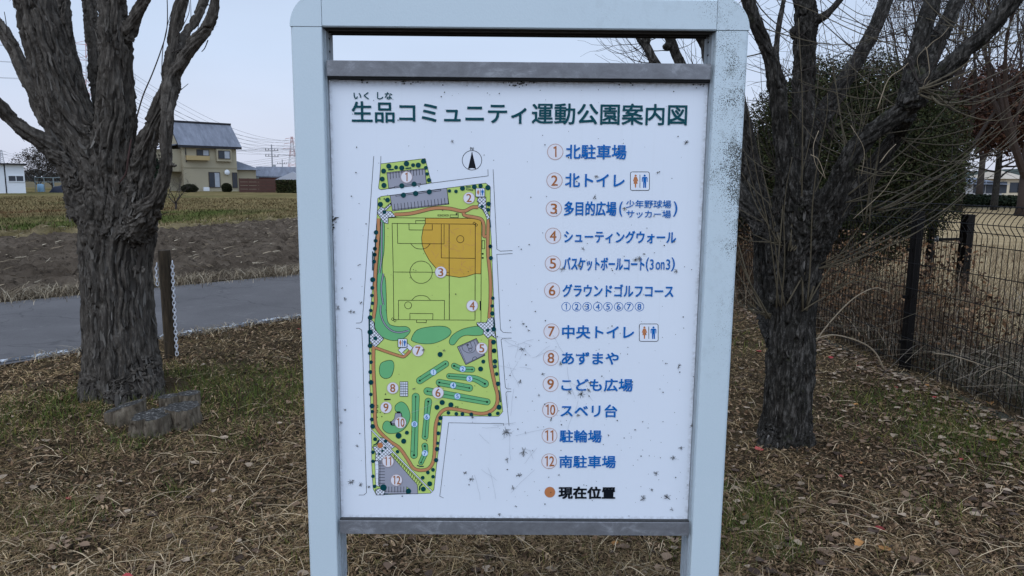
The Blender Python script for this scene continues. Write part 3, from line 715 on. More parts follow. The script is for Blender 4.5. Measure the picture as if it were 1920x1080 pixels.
# the bank and the grassy fields beyond
def zbank(x,y):
    d=y-field_far(x,y); return .012+.30*smooth01(d/.6)*(1-smooth01((d-.7)/1.3))*(.7+1.3*fbm2(x*1.6,y*1.6,4))+.03*smooth01(d/4)+.10*np.abs(fbm2(x*2.1,y*2.1,3))*smooth01(d)*smooth01((14-d)/6)
M_GF=Mat('dry_grass_field'); _a=M_GF.t.nodes.new('ShaderNodeAttribute'); _a.attribute_name='Col'; _v=M_GF.coord(); _f=M_GF.noise(3.5,7,.8,_v)
M_GF.color(M_GF.mix(M_GF.ramp(_f,[(.35,.55),(.6,0)]),_a.outputs['Color'],(.04,.034,.018))).rough(.95).dull().bump(_f,1,.12); M_GF=M_GF.m
def grass_col(x,y):
    d=y-field_far(x,y); r=np.hypot(x,y); n1=fbm2(x*.35,y*.18,4,2); n2=fbm2(x*.12,y*.05,3,6); n3=fbm2(x*1.3,y*.7,3,4)
    tan=np.array([.205,.158,.072])*(1+.6*n3[:,None]+.5*n1[:,None]); grn=np.array([.075,.10,.024])*(1+.5*n3[:,None]); rus=np.array([.135,.074,.034])*(1+.4*n3[:,None]); straw=np.array([.36,.28,.17])*(1+.4*n3[:,None])
    g=smooth01((d-1.4)/1.5)*smooth01((24-d-np.clip(-x-16,0,8)+9*n1)/5)*smooth01((-x-10.6+3*n1)/2.5)*np.clip(.7+1.6*fbm2(x*.7,y*.22,4,11),0,.95); u=smooth01((n1+.12)/.25)*smooth01((d-15)/4)*smooth01((34-d)/8)*smooth01((-x-16)/3)*.9
    g=g*np.clip(1.1-.9*u,0,1); c=tan*(1-g[:,None])+grn*g[:,None]; c=c*(1-u[:,None])+rus*u[:,None]; g2=(smooth01((n2-.12)/.1)*.45)[:,None]; c=c*(1-g2)+np.array([.10,.105,.04])*g2
    b=(smooth01((d+.4)/.4)*smooth01((1.4-d)/.5)*np.clip(.35+1.8*n3,0,1))[:,None]; return np.clip(c*(1-b)+straw*b,.01,1)
def colour_sheet(o,fn):
    me=o.data; n=len(me.vertices); c=np.empty(n*3,np.float32); me.vertices.foreach_get('co',c); c=c.reshape(-1,3); a=me.color_attributes.new('Col','FLOAT_COLOR','POINT'); k=np.ones((n,4),np.float32); k[:,:3]=fn(c[:,0],c[:,1]); a.data.foreach_set('color',k.ravel())
colour_sheet(grid_sheet('grass_field',-46,3,-2,61,.25,zbank,lambda x,y:(y>field_far(x,y)-.3)&(side_of(ROADF,x,y)>.3),M_GF),grass_col)
colour_sheet(grid_sheet('house_plot',-120,10,61,118,1.0,lambda x,y:.04+.10*smooth01((y-61)/20),lambda x,y:x<9,M_GF),grass_col)
# dry meadow behind the fence on the right
def mat_meadow():
    m=Mat('dry_meadow'); v=m.coord(); f=m.noise(1.2,6,.75,v)
    c=m.ramp(f,[(.35,(.27,.19,.10)),(.6,(.44,.325,.185))]); g=m.noise(14,5,.7,v); c=m.mix(m.ramp(g,[(.3,.5),(.55,0)]),c,(.12,.09,.05)); m.color(c).rough(.95).dull().bump(g,.8,.05); return m.m
grid_sheet('dry_meadow',3.2,46,6.2,50,.4,lambda x,y:.012+.06*np.abs(fbm2(x*.9,y*.9,3)),lambda x,y:(side_of(ROADN,x,y)<-.8)&(x>4.5+.02*y+.5*np.sin(y*1.7))&(y>6.6+.4*np.sin(x*2.1)),mat_meadow())

# ---------------------------------------------------------------- grass, straw and leaf litter (nobody could count it)
SUN0=None
def spots(lst,x,y):
    o=np.zeros_like(x)
    for px,py,r,a in lst:
        p=gp(px,py); o+=a*np.exp(-((x-p[0])**2+(y-p[1])**2)/r**2)
    return o
GREEN=[(430,735,.45,1.3),(340,710,.30,1.2),(480,725,.4,1.0),(250,830,.2,.6),(520,760,.30,.8),(560,735,.4,.6),(130,765,.5,.7),(60,800,.5,.5),(180,750,.2,.6),(450,830,.25,.5),(80,980,.3,.4),(1400,930,.2,.6),(1440,960,.18,.45),(1400,990,.14,.6),(1330,1030,.2,.7),(1780,810,.45,.8),(1700,750,.4,.7),(1850,860,.4,.5),(1580,740,.3,.3),(1400,640,.6,.4),(600,1040,.2,.3),(1480,1040,.12,.7),(1760,960,.2,.35),(1540,800,.3,.3),(330,925,.1,.8),(640,700,.8,.35)]
LIGHT=[(205,985,.12,.9),(430,990,.3,.5),(200,760,.15,.9),(100,740,.8,.4),(40,700,.8,.4),(450,680,1.2,.35),(480,1050,.3,.4)]
BARE=[(1680,830,.9,.6),(1750,900,.8,.6),(1560,760,.6,.35),(320,880,.3,.5),(150,900,.3,.3),(1600,1000,.8,.4),(440,900,.35,.35)]
def in_lawn(x,y):
    return (side_of(ROADN,x,y)<-.02)&(y>.9)&(y<17)&(x<FENX(y)+.1)&(np.abs(x)<.78*y+1.5)
def sample_lawn(n,power=1.7,ymax=13.5):
    """more of it near the viewer, as only there single blades can be told apart"""
    out=[]; got=0
    while got<n:
        m=n*3; u=RNG.random(m); a=1-power; y=(2.1**a+u*(ymax**a-2.1**a))**(1/a); x=(RNG.random(m)*2-1)*(.78*y+1.3)
        k=in_lawn(x,y); out.append(np.stack([x[k],y[k]],1)); got+=k.sum()
    return np.concatenate(out)[:n]
TR=[(-2.62,4.88,.30),(1.53,3.98,.17)]
def blades(n,kind,pts=None,power=1.7):
    p=sample_lawn(n,power) if pts is None else pts
    x,y=p[:,0],p[:,1]; g=spots(GREEN,x,y)+fbm2(x*1.3,y*1.3,3,4)*.28; li=spots(LIGHT,x,y)+fbm2(x*2.2,y*2.2,3,8)*.25; ba=spots(BARE,x,y)
    r=RNG.random(len(x)); clump=fbm2(x*3.1,y*3.1,3,2)
    for cx,cy,rr in TR: keep=(x-cx)**2+(y-cy)**2>rr**2; x,y,g,li,ba,r,clump=[q[keep] for q in (x,y,g,li,ba,r,clump)]
    if kind=='green': k=r<np.clip(g*1.1-.12,0.01,1)
    elif kind=='straw': k=r<np.clip(.60+clump*1.2-ba*.5-g*.15,.1,1)
    else: k=r<np.clip(.75+ba*.3+clump*.3-g*.2,.2,1)
    x,y,g,li,ba=[q[k] for q in (x,y,g,li,ba)]; n=len(x); z=height(x,y)
    h=RNG.random(n)*2*PI; d=np.stack([np.cos(h),np.sin(h)],1); dist=np.hypot(x,y)
    R=RNG.random(n); wl=np.clip(dist/5,.8,2.2)
    if kind=='green':
        L=.03+.055*R*np.clip(.6+g,.5,1.4); el=np.radians(RNG.uniform(20,75,n)); w=.0017*wl*RNG.uniform(.7,1.3,n); bend=-.5
        base=np.array([.070,.092,.024])*RNG.uniform(.55,1.5,(n,1)); base[RNG.random(n)<.3]*=np.array([1.7,1.25,1.1])
    elif kind=='straw':
        L=.022+.065*R**2.5; el=np.radians(np.abs(RNG.normal(0,16,n))); w=.0010*wl*RNG.uniform(.6,1.5,n); bend=.3
        pal=np.array([(.47,.32,.165),(.32,.21,.105),(.13,.085,.045),(.66,.49,.29),(.22,.145,.068),(.15,.125,.045)])
        pr=np.array([.2,.25,.27,.07,.14,.07]); base=pal[RNG.choice(6,n,p=pr)]*RNG.uniform(.55,1.1,(n,1))*(1+.55*np.clip(li,-.4,1))[:,None]
    else:   # crumbs of dead leaf lying flat
        L=.010+.022*R**1.5; el=np.radians(RNG.normal(5,22,n)); w=L*RNG.uniform(.16,.42,n)*np.clip(wl,.8,1.5)*.8; bend=RNG.normal(0,.5,n)
        pal=np.array([(.155,.092,.052),(.085,.052,.030),(.25,.16,.092),(.020,.014,.009),(.40,.27,.165)]); base=pal[RNG.choice(5,n,p=[.3,.3,.18,.15,.07])]*RNG.uniform(.6,1.2,(n,1))
    L=L*(1+.25*np.clip(dist/6-1,0,1.5)); dx=np.cos(el)*L; dz=np.sin(el)*L
    P=np.empty((n,4,3))
    cu=RNG.normal(0,.35,n)
    for k,t in enumerate((0,.35,.7,1.0)):
        hh=h+cu*t*2; P[:,k,0]=x+np.cos(hh)*dx*t; P[:,k,1]=y+np.sin(hh)*dx*t
        P[:,k,2]=z+.002+RNG.random(n)*.0+ (dz*(t+bend*t*(1-t)*2) if kind!='crumb' else dz*t+bend*L*t*(1-t))
    P[:,:,2]+=(RNG.random(n)*(.012 if kind!='green' else .0))[:,None]
    side=np.stack([-d[:,1],d[:,0],RNG.normal(0,.35,n)],1); side/=np.linalg.norm(side,axis=1)[:,None]
    prof=np.array([.7,1,.8,.15]) if kind!='crumb' else np.array([.3,1,.9,.2])
    V,Q=ribbons(P,w[:,None]*prof,side); return V,Q,np.repeat(base,8,0)
def join(parts):
    Vs,Qs,Cs=[],[],[]; o=0
    for V,Q,C in parts: Vs.append(V);Qs.append(Q+o);Cs.append(C);o+=len(V)
    return np.concatenate(Vs),np.concatenate(Qs),np.concatenate(Cs)
M_BLADE=from_attr('dry_and_green_blades',.85)
V,Q,C=join([blades(340000,'straw',power=1.5),blades(45000,'straw',power=2.6)]); o=link(bpy.data.objects.new('dead_grass',np_mesh('dead_grass',V,Q,M_BLADE,C))); tag(o,kind='stuff')
V,Q,C=blades(160000,'green'); o=link(bpy.data.objects.new('green_grass',np_mesh('green_grass',V,Q,M_BLADE,C))); tag(o,kind='stuff')
V,Q,C=blades(165000,'crumb'); o=link(bpy.data.objects.new('leaf_crumbs',np_mesh('leaf_crumbs',V,Q,M_BLADE,C))); tag(o,kind='stuff')
# long stalks lying across the lawn
def stalks(n):
    p=sample_lawn(n,2.3,7); x,y=p[:,0],p[:,1]; h=RNG.random(n)*PI; L=RNG.uniform(.08,.34,n)*RNG.random(n)**.4; P=np.empty((n,7,3)); cu=RNG.normal(0,.35,n); z=height(x,y)
    P[:,0,0]=x;P[:,0,1]=y
    for k in range(1,7): a=h+cu*(k/6)+RNG.normal(0,.09,n); P[:,k,0]=P[:,k-1,0]+np.cos(a)*L/6; P[:,k,1]=P[:,k-1,1]+np.sin(a)*L/6
    lift=RNG.uniform(0,.03,n)
    for k in range(7): P[:,k,2]=z+.012+lift*math.sin(PI*k/6)
    side=np.stack([-np.sin(h),np.cos(h),RNG.normal(0,.3,n)],1); side/=np.linalg.norm(side,axis=1)[:,None]
    V,Q=ribbons(P,RNG.uniform(.0009,.0018,n)[:,None]*np.array([1,1,1,.95,.9,.8,.5]),side)
    c=np.array([.50,.375,.235])*RNG.uniform(.3,1.15,(n,1)); return V,Q,np.repeat(c,14,0)
V,Q,C=stalks(2800); o=link(bpy.data.objects.new('dry_stalks',np_mesh('dry_stalks',V,Q,M_BLADE,C))); tag(o,kind='stuff')
# fallen leaves
def leaf_litter(p,size,pal,pr,lift=.012):
    n=len(p); x,y=p[:,0],p[:,1]; z=height(x,y); h=RNG.random(n)*2*PI; s=RNG.uniform(*size,n)
    # an outline of 8 points folded along the midrib: 6 quads
    U=np.array([0,.18,.42,.68,.86,1.0]); Wd=np.array([.04,.30,.42,.34,.16,.02])
    d=np.stack([np.cos(h),np.sin(h)],1); q=np.stack([-d[:,1],d[:,0]],1); fold=RNG.uniform(.05,.9,n); curl=RNG.uniform(-.5,.9,n); tilt=RNG.normal(0,.25,n)
    V=np.empty((n,6,3,3)); jag=RNG.uniform(.7,1.3,(n,6,2))
    for k in range(6):
        for j,sg in enumerate((-1,0,1)):
            wv=Wd[k]*sg*(jag[:,k,0] if sg<0 else jag[:,k,1] if sg>0 else 1)
            V[:,k,j,0]=x+s*(d[:,0]*(U[k]-.5)+q[:,0]*wv); V[:,k,j,1]=y+s*(d[:,1]*(U[k]-.5)+q[:,1]*wv)
            V[:,k,j,2]=z+lift+s*(abs(sg)*Wd[k]*fold*.8+curl*(U[k]-.5)**2+np.abs(tilt)*U[k]*.6)
    V=V.reshape(-1,3); b=(np.arange(n)*18)[:,None,None]+(np.arange(5)*3)[None,:,None]+np.arange(2)[None,None,:]
    Q=np.stack([b,b+1,b+4,b+3],-1).reshape(-1,4); c=np.array(pal)[RNG.choice(len(pal),n,p=pr)]*RNG.uniform(.6,1.15,(n,1))
    return V,Q,np.repeat(c,18,0)
def near_pts(c,r,n):
    out=[]
    for (px,py),rr,k in zip(c,r,n):
        p=gp(px,py); q=np.stack([RNG.normal(p[0],rr,k),RNG.normal(p[1],rr,k)],1); out.append(q)
    q=np.concatenate(out); return q[in_lawn(q[:,0],q[:,1])]
PAL=[(.22,.145,.095),(.13,.085,.058),(.34,.255,.18),(.075,.052,.04),(.42,.20,.07),(.36,.06,.06)]
a=sample_lawn(2300,2.0,12); a=a[(a[:,0]>.4)|(RNG.random(len(a))<.35)]
b=near_pts([(1850,850),(1760,800),(1680,740),(1600,700),(1900,900),(1600,660),(1450,700),(1900,830)],[.3,.3,.35,.3,.3,.3,.5,.2],[50,60,55,40,40,25,20,40])
fy=RNG.uniform(3.4,12,900); b=np.concatenate([b,np.stack([FENX(fy)-.06-np.abs(RNG.normal(0,.16,900)),fy],1)])
V,Q,C=join([leaf_litter(a,(.022,.055),PAL,[.30,.30,.16,.22,.012,.008]),leaf_litter(b,(.025,.058),PAL,[.36,.24,.31,.08,.005,.005])])
o=link(bpy.data.objects.new('leaf_litter',np_mesh('leaf_litter',V,Q,M_BLADE,C,smooth=True))); tag(o,kind='stuff')
# straw verge along both road edges and tufts
def verge(P,off,n,hmin,hmax,spread,pal):
    d=np.diff(P,axis=0); L=np.linalg.norm(d,axis=1); w=np.where(P[:-1,1]<16,1,0)*L; w[0]*=.35; i=RNG.choice(len(d),n,p=w/w.sum()); t=RNG.random(n)
    nrm=np.stack([-d[:,1],d[:,0]],1)/L[:,None]; s=off+RNG.normal(0,spread,n); x=P[i,0]+d[i,0]*t+nrm[i,0]*s; y=P[i,1]+d[i,1]*t+nrm[i,1]*s
    dens=fbm2(x*1.5,y*1.5,3,7); k=(dens+RNG.uniform(-.4,.5,n)>0); x,y=x[k],y[k]; n=len(x); hh=RNG.uniform(hmin,hmax,n); a=RNG.random(n)*2*PI; lean=RNG.uniform(.3,1.6,n)
    P3=np.empty((n,4,3))
    for k,t in enumerate((0,.35,.7,1.)): P3[:,k,0]=x+np.cos(a)*hh*lean*t*t; P3[:,k,1]=y+np.sin(a)*hh*lean*t*t; P3[:,k,2]=.0+hh*(t-.35*t*t)
    side=np.stack([-np.sin(a),np.cos(a),0*a],1); V,Q=ribbons(P3,RNG.uniform(.002,.005,n)[:,None]*np.array([1,.9,.7,.2]),side)
    c=np.array(pal)[RNG.choice(len(pal),n)]*RNG.uniform(.5,1.1,(n,1)); return V,Q,np.repeat(c,8,0)
ST=[(.34,.27,.18),(.25,.19,.125),(.42,.35,.25),(.16,.12,.08)]
V,Q,C=join([verge(ROADN,.0,20000,.02,.075,.08,ST),verge(ROADF,.30,30000,.05,.22,.24,ST),verge(ROADF,1.0,9000,.03,.12,.6,ST)])
o=link(bpy.data.objects.new('straw_verge',np_mesh('straw_verge',V,Q,M_BLADE,C))); tag(o,kind='stuff')
# straws among the clods and on the bank
n=15000; x=RNG.uniform(-20,0,n); y=RNG.uniform(8,25,n); k=(side_of(ROADF,x,y)>.4)&(y<field_far(x,y)+1.5); x,y=x[k],y[k]; bank=np.abs(y-field_far(x,y)-.5)<1.1
k=bank|(RNG.random(len(x))<.4); x,y,bank=x[k],y[k],bank[k]; n=len(x); z=np.where(bank,zbank(x,y),zfield(x,y)); a=RNG.random(n)*2*PI; L=RNG.uniform(.05,.22,n); P3=np.empty((n,4,3))
for k,t in enumerate((0,.35,.7,1.)): P3[:,k,0]=x+np.cos(a)*L*t; P3[:,k,1]=y+np.sin(a)*L*t; P3[:,k,2]=z+.01+L*RNG.uniform(0,.35,n)*t
side=np.stack([-np.sin(a),np.cos(a),0*a],1)*.7+np.array([0,0,.7]); V,Q=ribbons(P3,RNG.uniform(.004,.009,n)[:,None]*np.array([1,.9,.7,.2]),side)
C=np.repeat(np.array(ST)[RNG.choice(4,n)]*RNG.uniform(.5,1.1,(n,1)),8,0)
o=link(bpy.data.objects.new('field_straw',np_mesh('field_straw',V,Q,M_BLADE,C))); tag(o,kind='stuff')

# tufts standing in the grass field
n=60000; y=12+48*RNG.random(n)**1.3; x=-(.25+.60*RNG.random(n))*y-1; d=y-field_far(x,y); k=(d>-.2)&(side_of(ROADF,x,y)>1)&(x>-46)&(fbm2(x*.5,y*.5,3,13)+RNG.uniform(-.5,.5,n)>-.1); x,y,d=x[k],y[k],d[k]; n=len(x); z=zbank(x,y); a=RNG.random(n)*2*PI; h_=RNG.uniform(.03,.12,n)*(1+.5*(d<2)); P3=np.empty((n,3,3))
for k,t in enumerate((0,.6,1.)): P3[:,k,0]=x+np.cos(a)*h_*.8*t*t; P3[:,k,1]=y+np.sin(a)*h_*.8*t*t; P3[:,k,2]=z+h_*t
side=np.stack([-np.sin(a),np.cos(a),0*a],1); V,Q=ribbons(P3,(RNG.uniform(.006,.014,n)*np.clip(y/22,.7,2))[:,None]*np.array([1,.8,.2]),side)
C=np.repeat(grass_col(x,y)*np.array([.95,.9,.95])*RNG.uniform(.35,1.25,(n,1)),6,0)
o=link(bpy.data.objects.new('field_grass',np_mesh('field_grass',V,Q,M_BLADE,C))); tag(o,kind='stuff')
# ================================================================= TREES
def mat_bark(name,dark,mid,light,moss=0,scale=1.0,rough=.85):
    m=Mat(name); v=m.coord(scale=(1,1,.28))
    f=m.noise(34*scale,7,.7,v,.4); c=m.ramp(f,[(.30,dark),(.5,mid),(.70,light)])
    g=m.noise(5,4,.6,m.coord()); c=m.mix(m.ramp(g,[(.35,.0),(.7,.55)]),c,tuple(x*.62 for x in mid))
    if moss:
        h=m.noise(9,6,.7,m.coord()); c=m.mix(m.ramp(h,[(.60,0),(.70,moss)]),c,(.075,.085,.035))
    pt=m.t.nodes.new('ShaderNodeTexNoise'); pt.inputs['Scale'].default_value=150; pt.inputs['Detail'].default_value=4; m.l(m.coord(),pt.inputs['Vector'])
    c=m.mix(m.ramp(pt.outputs['Fac'],[(.62,0),(.72,.35)]),c,(.22,.21,.20))
    m.color(c).rough(rough); m.bump(f,.7,.012); return m.m
M_BARK=mat_bark('shaggy_bark',(.017,.014,.011),(.078,.066,.054),(.175,.152,.126))
M_BARKD=mat_bark('wet_dark_bark',(.006,.0055,.005),(.027,.024,.020),(.15,.135,.118),.35,1.5)
M_FLAKE=from_attr('bark_flakes',.85)
M_TWIG=plain('olive_twigs',(.090,.073,.047),.6,.35,60)
M_TWIGL=plain('pale_twigs',(.27,.21,.14),.6,.3,60)
M_TWIGD=plain('dark_twigs',(.040,.032,.027),.8,.3,30)

def limb(pts,Y=None):
    """rows (px, py, radius in px, Y) -> world rows (x, y, z, r)"""
    out=[]
    for q in pts:
        yy=q[3]; P=at(q[0],q[1],yy); d=(P-CAM)@FW; out.append([*P,q[2]*d/FPX])
    return np.array(out)
def solid(limbs,voxel,bulge=.0,seed=0,amp=.012,acr=17.,alo=3.6,fine=.35,base_z=None,smooth=2,knots=()):
    """limbs flow together (voxel union), then bark relief along each limb's own direction"""
    mb=MB(); segs=[]
    for L in limbs:
        S=smooth_path(L,6); n=len(S); w=fbm(np.stack([S[:,0]*3+seed,S[:,1]*3,S[:,2]*3],-1),2); S[:,3]*=1+bulge*w
        mb.tube(S[:,:3],S[:,3],14)
        s0=S[0][2]
        for a,b in zip(S[:-1],S[1:]): segs.append((a[:3],b[:3],a[3],b[3],s0)); s0+=np.linalg.norm(b[:3]-a[:3])
    for k in knots: 
        c,r=k; mb.tube([c-np.array([0,0,r*.8]),c-np.array([0,0,r*.4]),c,c+np.array([0,0,r*.4]),c+np.array([0,0,r*.8])],[r*.3,r*.85,r,r*.85,r*.3],12)
    me=mb.mesh('tmp',M_BARK); o=bpy.data.objects.new('tmp',me); COL.objects.link(o)
    md=o.modifiers.new('r','REMESH'); md.mode='VOXEL'; md.voxel_size=voxel; md.adaptivity=0
    ms=o.modifiers.new('s','SMOOTH'); ms.iterations=smooth; ms.factor=.5
    dg=bpy.context.evaluated_depsgraph_get(); dg.update(); m2=bpy.data.meshes.new_from_object(o.evaluated_get(dg)); bpy.data.objects.remove(o)
    n=len(m2.vertices); V=np.empty(n*3); m2.vertices.foreach_get('co',V); V=V.reshape(-1,3); N=np.empty(n*3); m2.vertices.foreach_get('normal',N); N=N.reshape(-1,3)
    Q=np.empty(len(m2.loops),int); m2.loops.foreach_get('vertex_index',Q); lt=np.empty(len(m2.polygons),int); m2.polygons.foreach_get('loop_total',lt)
    # direction of the nearest limbs
    A=np.array([s[0] for s in segs]);B=np.array([s[1] for s in segs]);R=np.array([(s[2]+s[3])/2 for s in segs]); D=B-A; L2=(D**2).sum(1)+1e-9; dirn=D/np.sqrt(L2)[:,None]; dirn*=np.where(dirn[:,2]<0,-1,1)[:,None]
    T=np.zeros_like(V); rad=np.zeros(n); al=np.zeros((n,1)); C=np.zeros_like(V); S0=np.array([s[4] for s in segs])
    for s in range(0,n,6000):
        P=V[s:s+6000]; w=P[:,None,:]-A; t=np.clip((w*D).sum(2)/L2,0,1); d=np.linalg.norm(w-t[...,None]*D,axis=2)/R
        W=1/(d**10+1e-3); W/=W.sum(1)[:,None]; q=W@dirn; al[s:s+6000]=(W*(S0+t*np.sqrt(L2))).sum(1)[:,None]; C[s:s+6000]=(W[...,None]*(w-t[...,None]*D)).sum(1); T[s:s+6000]=q/np.linalg.norm(q,axis=1)[:,None]; rad[s:s+6000]=W@R
    C=C+np.array([0,0,0.]); Tz=np.array([0,0,1.])
    p1=C*acr+Tz*al*alo+seed; wob=noise(V*6+seed)[:,None]*.4
    r1=1-np.abs(noise(p1+wob))*2.2; r2=1-np.abs(noise((C*acr*2.3+Tz*al*alo*2.2)+wob*2+9))*2.2; lump=noise(V*9+3); r3=noise(C*acr*5+Tz*al*alo*5+5)
    plate=np.floor((noise(C*acr*.45+Tz*al*alo*1.3+31)+1)*3.2)/3.2     # overlapping plates with edges
    k=np.clip(rad/.06,.25,1.15)
    disp=amp*k*(.85*r1+fine*r2+.35*lump+.30*r3+.6*(plate-1)-1.5*np.clip(.14-np.abs(noise(p1*.8+wob+3)),0,.14)/.14)
    disp-=np.percentile(disp/(amp*k),72)*amp*k; disp=np.maximum(disp,-.4*rad)
    V2=V+N*disp[:,None]
    m2.vertices.foreach_set('co',V2.ravel()); m2.update(); m2.polygons.foreach_set('use_smooth',np.ones(len(m2.polygons),bool))
    return m2,V2,N,T,rad
def flakes(V,N,T,rad,n,size,pal,rng,zlim=None,curl=1.0,hang=.5):
    w=np.clip(rad/.05,.3,2); i=rng.choice(len(V),n,p=w/w.sum()); P0=V[i];Nn=N[i];Tt=T[i]
    S=np.cross(Tt,Nn); S/=np.linalg.norm(S,axis=1)[:,None]+1e-9; S=S+Tt*rng.normal(0,.2,(n,1)); Nn=np.cross(S,Tt); Nn/=np.linalg.norm(Nn,axis=1)[:,None]; Nn*=np.sign((Nn*N[i]).sum(1))[:,None]
    sg=np.where(rng.random(n)<hang,-1,1)[:,None]; L=rng.uniform(*size,n)*np.clip(rad[i]/.08,.35,1.1)*rng.random(n)**.5; lift=rng.uniform(.02,.5,n)*curl*rng.random(n); ww=L*rng.uniform(.05,.15,n)
    P=np.empty((n,5,3))
    for k,t in enumerate((0,.3,.6,.85,1.0)):
        P[:,k]=P0+Tt*sg*(L*t)[:,None]+Nn*(L*(lift*t**1.8)-.002)[:,None]+S*(L*rng.normal(0,.05,n)*t)[:,None]
    Vf,Qf=ribbons(P,ww[:,None]*np.array([.75,1,.9,.6,.12]),S/np.linalg.norm(S,axis=1)[:,None])
    # a bulge across the flake keeps it from looking like paper
    c=np.array(pal)[rng.choice(len(pal),n)]*rng.uniform(.6,1.25,(n,1)); return Vf,Qf,np.repeat(c,10,0)
def shoots_mesh(lst,n=5):
    mb=MB()
    for L in lst: mb.tube(L[:,:3],L[:,3],n)
    return mb
def shoot(a,b,r0,r1=None,sag=.05,rng=random,k=9,wig=.012,end_y=None):
    """a whippy shoot between two world points; sag bows it"""
    a=np.array(a,float); b=np.array(b,float); d=b-a; l=np.linalg.norm(d); out=[]
    ph=[rng.uniform(0,6.3) for _ in range(4)]; r1=r0*.35 if r1 is None else r1
    up=np.array([0,0,1.]); sd=np.cross(d/l,up); sd/=np.linalg.norm(sd)+1e-9
    for i in range(k):
        t=i/(k-1); p=a+d*t-up*sag*l*4*t*(1-t)*.5+sd*wig*l*math.sin(ph[0]+t*7)*t+up*wig*l*math.sin(ph[1]+t*9)*t
        out.append([*p,r0+(r1-r0)*t])
    return np.array(out)
def side_twigs(L,n,length,r,rng,spread=.8):
    out=[]; P=L[:,:3]
    for _ in range(n):
        i=rng.randrange(1,len(P)-1); d=P[i+1]-P[i-1]; d=d/np.linalg.norm(d); q=np.array([rng.gauss(0,1) for _ in range(3)]); q-=d*(q@d); q/=np.linalg.norm(q)
        e=d*rng.uniform(.4,1)+q*spread; e/=np.linalg.norm(e); l=length*rng.uniform(.4,1); out.append(shoot(P[i],P[i]+e*l+np.array([0,0,l*.25]),min(r,L[i,3]*.7),r*.4,.03,rng,6,.05))
    return out
def buds(mb,L,rng,step=3,r=.0022):
    for q in L[2::step]:
        d=np.array([rng.gauss(0,1) for _ in range(3)]); d/=np.linalg.norm(d); p=q[:3]+d*q[3]; mb.tube([p,p+d*r*1.5,p+d*r*3],[r*.9,r,r*.3],4,m=1)

# ---- the shaggy tree on the left
TL=4.86
tree1=thing('maple_tree','thick bare tree with shaggy peeling grey bark behind the low sawn stumps','tree',(-2.62,TL,0))
def rel(limbs,o): 
    for L in limbs: L[:,:3]-=np.array(o)
    return limbs
OL=np.array([-2.62,TL,0])
l1=[limb([(232,800,86,4.8),(232,765,75,4.86),(229,715,69,4.86),(227,650,64,4.86),(222,560,61,4.88),(219,480,60,4.9),(222,430,64,4.9),(220,385,66,4.9),(208,340,55,4.88),(168,270,45,4.85),(134,220,41,4.82),(108,150,38,4.8),(85,80,37,4.78),(66,10,34,4.76),(50,-70,35,4.74),(35,-150,30,4.7)]),
    limb([(180,330,38,4.95),(158,250,26,5.02),(143,180,19,5.08),(130,110,15,5.12),(118,40,14,5.18),(112,-40,16,5.24),(108,-120,14,5.3)]),
    limb([(222,420,55,4.9),(215,350,48,4.85),(216,290,40,4.8),(219,210,34,4.76),(216,140,29,4.73),(217,80,28,4.7),(216,20,24,4.68),(210,-50,22,4.66),(205,-140,20,4.6)]),
    limb([(200,330,30,5.0),(188,260,15,5.05),(185,190,13,5.08),(178,110,14,5.1),(170,30,12,5.12),(160,-60,13,5.16)]),
    limb([(210,90,26,4.72),(200,40,18,4.82),(202,0,17,4.9),(208,-60,15,5.0)]),
    limb([(236,70,16,4.7),(252,35,12,4.66),(268,5,10,4.62),(290,-35,9,4.58)]),
    limb([(222,440,48,4.86),(243,390,36,4.82),(256,345,25,4.8),(268,300,20,4.78),(287,240,17,4.76),(308,190,18,4.75),(318,155,18,4.75),(322,110,13,4.74),(326,70,11,4.74),(334,30,11,4.73),(345,-10,10,4.72),(360,-60,9,4.7)]),
    limb([(252,430,38,4.80),(277,395,25,4.72),(297,365,14,4.66),(309,320,12,4.62),(311,270,11,4.6),(313,220,12,4.6),(316,180,14,4.66),(322,145,14,4.7),(338,120,11,4.68),(360,85,12,4.66),(385,55,11,4.64),(400,20,10,4.62),(406,-10,10,4.6),(410,-70,9,4.55)]),
    limb([(334,95,8,4.76),(345,66,8,4.84),(366,38,8,4.9),(380,8,8,4.96),(390,-30,7,5.0)]),
    limb([(175,395,44,4.86),(150,340,30,4.8),(125,300,22,4.75),(104,285,20,4.72),(75,262,16,4.66),(45,243,14,4.6),(20,222,13,4.55),(2,203,13,4.5),(-30,175,12,4.42),(-80,140,10,4.35)]),
    limb([(160,370,34,4.94),(135,310,24,5.0),(106,262,17,5.02),(88,225,15,5.04),(72,185,15,5.06),(52,150,13,5.08),(35,115,13,5.1),(18,80,12,5.12),(5,58,12,5.14),(-25,20,12,5.18),(-60,-30,11,5.2)]),
    # buttresses at the foot
    limb([(190,720,40,4.75),(172,765,22,4.62),(165,790,12,4.55)]),limb([(262,700,38,4.8),(290,755,22,4.72),(300,785,12,4.65)]),limb([(225,740,30,4.6),(222,790,18,4.5)])]
kn=[(at(323,310,4.6)-OL,.02),(at(300,318,4.6)-OL,.02),(at(262,505,4.74)-OL,.045),(at(178,560,4.75)-OL,.05),(at(200,440,4.72)-OL,.07),(at(245,410,4.76)-OL,.05),(at(285,270,4.76)-OL,.02)]
me,V1,N1,T1,R1=solid(rel(l1,OL),.0056,.08,3,.0165,25.,3.6,.55,knots=kn)
me.name='trunk'; me.materials.clear(); me.materials.append(M_BARK); link(bpy.data.objects.new('trunk',me),tree1)
rg=np.random.default_rng(3); PB=[(.10,.088,.075),(.075,.066,.056),(.13,.116,.10),(.04,.034,.029),(.085,.076,.066)]
